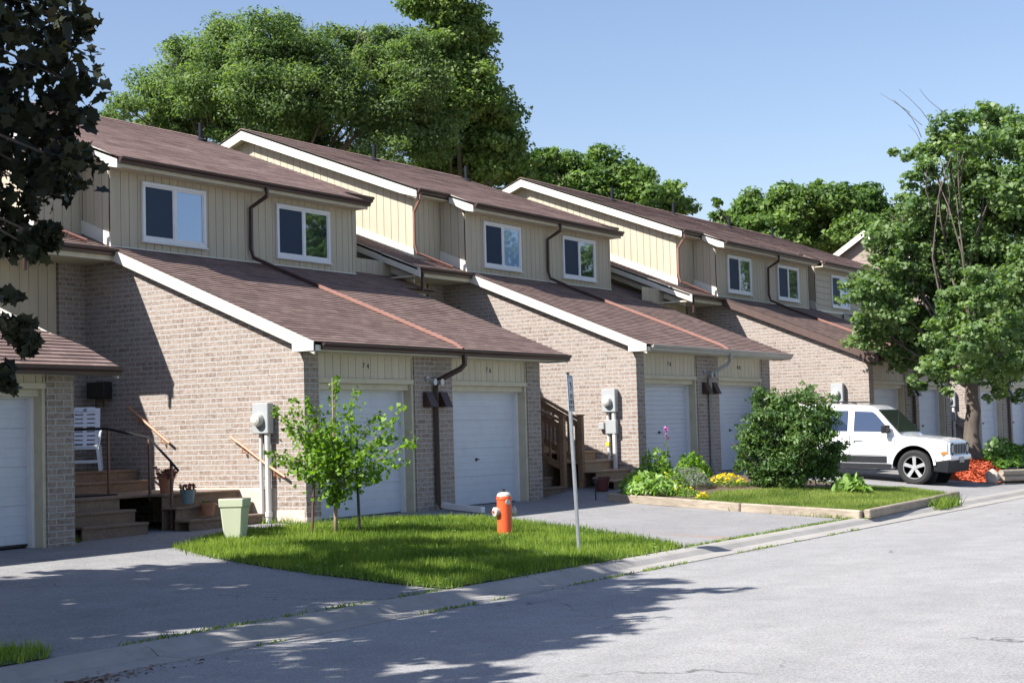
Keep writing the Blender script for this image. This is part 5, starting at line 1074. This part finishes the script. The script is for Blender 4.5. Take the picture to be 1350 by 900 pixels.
for s_ in (-1, 1):
    sidepanel(s_, [(.72,1.12),(1.56,1.12),(1.56,1.56),(1.16,1.55),(1.08,1.50)], CGL, 'front_side_window')
    sidepanel(s_, [(1.70,1.12),(2.60,1.12),(2.60,1.56),(1.70,1.57)], CGL, 'rear_side_window')
    sidepanel(s_, [(2.82,1.14),(3.3,1.16),(3.25,1.5),(2.82,1.52)], CGL, 'quarter_window')
    m = MB(); m.box(s_*.845-.01, .50, .34, s_*.845+.03*s_, 2.16, .44); m.build('sill', CLAD, V_, bevel=.008)
    for (a_, b_) in ((.52,1.61),(1.65,2.14)): 
        m = MB(); m.box(s_*.862-.008, a_ if a_ > .52 else .60, .46, s_*.862+.010, b_, .60); m.build('door_cladding', CLAD, V_, bevel=.006)
    m = MB()
    for yy in (.62,1.63): m.box(s_*.8615-.002, yy, .62, s_*.8615+.002, yy+.008, 1.04)
    m.box(s_*.8615-.002, .62, .615, s_*.8615+.002, 2.2, .622); m.build('door_gaps', CLAD, V_)
    for yy in (1.36, 2.3): m = MB(); m.box(s_*.862-.01, yy, .92, s_*.862+.028*s_, yy+.2, .955); m.build('door_handle', CARW, V_, bevel=.01)
    m = MB(); m.add([(s_*.80,.74,1.10),(s_*1.04,.78,1.09),(s_*1.06,.75,1.27),(s_*.84,.72,1.27),(s_*.80,.84,1.10),(s_*1.04,.88,1.09),(s_*1.06,.86,1.27),(s_*.84,.85,1.27)], [(0,1,2,3),(7,6,5,4),(0,4,5,1),(1,5,6,2),(2,6,7,3),(3,7,4,0)]); m.build('wing_mirror', BLK, V_, bevel=.02)
    m = MB(); m.tube([(s_*.60,1.55,1.72),(s_*.60,1.7,1.755),(s_*.60,2.9,1.765),(s_*.60,3.05,1.72)], .014, 6); m.build('roof_rail', BLK, V_)
    # headlight + indicator
    m = MB(); m.lathe([(.01,-.004),(.085,-.004),(.097,.0),(.097,.03)], (s_*.56,-.893,.775), 20, 'y'); hl = m.build('headlight', LAMP, V_); m = MB(); m.lathe([(.1,.0),(.13,-.004),(.13,.04)], (s_*.56,-.89,.775), 20, 'y'); m.build('bezel', CLAD, hl)
    m = MB(); m.add([(s_*.745,-.805,.66),(s_*.83,-.665,.66),(s_*.83,-.665,.715),(s_*.745,-.805,.715),(s_*.765,-.815,.66),(s_*.845,-.67,.66),(s_*.845,-.67,.715),(s_*.765,-.815,.715)], [(0,1,2,3),(7,6,5,4),(0,4,5,1),(1,5,6,2),(2,6,7,3),(3,7,4,0)]); m.build('indicator', AMB, V_)
    m = MB(); m.box(s_*.70, 3.50, .85, s_*.82, 3.545, 1.05); m.build('tail_light', simple('tail_red', (.4,.02,.02), .2), V_)
# windscreen
m = MB(); a = [(-.74,.575,1.115),(.74,.575,1.115),(.655,1.045,1.585),(-.655,1.045,1.585)]; d = Vector((0,-.72,.69))*.018
m.add([Vector(p)+d for p in a]+[Vector(p)-d for p in a], [(0,1,2,3),(7,6,5,4),(0,4,5,1),(1,5,6,2),(2,6,7,3),(3,7,4,0)]); m.build('windscreen', glass('windscreen_glass', (.02,.03,.02), .08, .01), V_)
m = MB(); m.bar((-.5,.66,1.105),(.1,.74,1.16),.02,.015); m.bar((.0,.66,1.105),(.55,.74,1.16),.02,.015); m.box(-.74,.60,1.06,.74,.70,1.085); m.build('wipers', BLK, V_)
# grille, bumper, plate
m = MB(); m.box(-.70,-.885,.63,.70,-.80,.91); m.build('nose_panel', GRL, V_, bevel=.02)
m = MB()
for k in range(7): xx = -.36+k*.12; m.box(xx-.036,-.899,.66,xx+.036,-.86,.88)
m.build('grille_slots', CLAD, V_, bevel=.015)
m = MB(); m.prism([(-.885,.52),(-.93,.54),(-.93,.63),(-.86,.66),(-.7,.66),(-.7,.52)], 'x', -.78, .78); m.build('front_bumper', CARW, V_, bevel=.02)
m = MB(); m.add([(-.86,-.46,.30),(-.78,-.84,.27),(.78,-.84,.27),(.86,-.46,.30),(-.87,-.46,.50),(-.79,-.915,.56),(.79,-.915,.56),(.87,-.46,.50)], [(0,3,2,1),(4,5,6,7),(0,1,5,4),(1,2,6,5),(2,3,7,6),(3,0,4,7)]); m.build('lower_bumper', CLAD, V_, bevel=.015)
m = MB(); m.box(-.16,-.955,.48,.16,-.93,.60); m.build('number_plate', simple('plate_frame', (.3,.32,.34), .4), V_, bevel=.004)
m = MB(); m.tube([(-.70,.42,1.03),(-.70,.36,1.75)], .004, 4); m.build('antenna', BLK, V_)
# wheels
for yc in (0, WB):
    for s_ in (-1, 1):
        W_ = MB(); W_.lathe([(.225,s_*.02),(.24,s_*.10),(.32,s_*.115),(.362,s_*.09),(WR,s_*.05),(WR,-s_*.05),(.36,-s_*.09),(.28,-s_*.11),(.2,-s_*.1)], (0,0,0), 40, 'x'); wo = W_.build('wheel', TYRE, V_); wo.location = (s_*.765, yc, WR)
        m = MB(); m.lathe([(.245,s_*.03),(.245,s_*.10),(.232,s_*.10),(.226,s_*.06),(.226,s_*.03)], (0,0,0), 36, 'x'); m.lathe([(.01,s_*.095),(.055,s_*.092),(.06,s_*.06)], (0,0,0), 16, 'x')
        for k in range(5):
            t = 2*math.pi*k/5+.3; ct, sn = math.cos(t), math.sin(t)
            def sp(r, o, x): return (s_*x, r*ct-o*sn, r*sn+o*ct)
            m.add([sp(.04,-.030,.085),sp(.04,.030,.085),sp(.232,.040,.094),sp(.232,-.040,.094),sp(.04,-.030,.05),sp(.04,.030,.05),sp(.232,.040,.06),sp(.232,-.040,.06)], [(0,1,2,3),(7,6,5,4),(0,4,5,1),(1,5,6,2),(2,6,7,3),(3,7,4,0)])
        m.build('rim', RIM, wo)
        m = MB(); m.lathe([(.222,s_*.0),(.222,s_*.028)], (0,0,0), 24, 'x'); m.build('brake_disc', BLK, wo)
# shorten the nose, then scale the whole car to its real size
for ch in V_.children:
    if ch.name.split('.')[0] in ('wheel',): continue
    me = ch.data
    for v in me.vertices:
        if v.co.y < -.3: v.co.y = -.3+(v.co.y+.3)*.74
    for g in ch.children:
        for v in g.data.vertices:
            if v.co.y < -.3: v.co.y = -.3+(v.co.y+.3)*.74
for ch in V_.children:
    if ch.name.split('.')[0] in ('roof','front_side_window','rear_side_window','quarter_window','windscreen','wipers','wing_mirror','roof_rail','door_gaps','door_handle'):
        for v in ch.data.vertices: v.co.y -= .2
V_.scale = (1.06, 1.10, 1.10); V_.location = (16.60+.93, -4.50, G(17.3,-4.5)-.02)
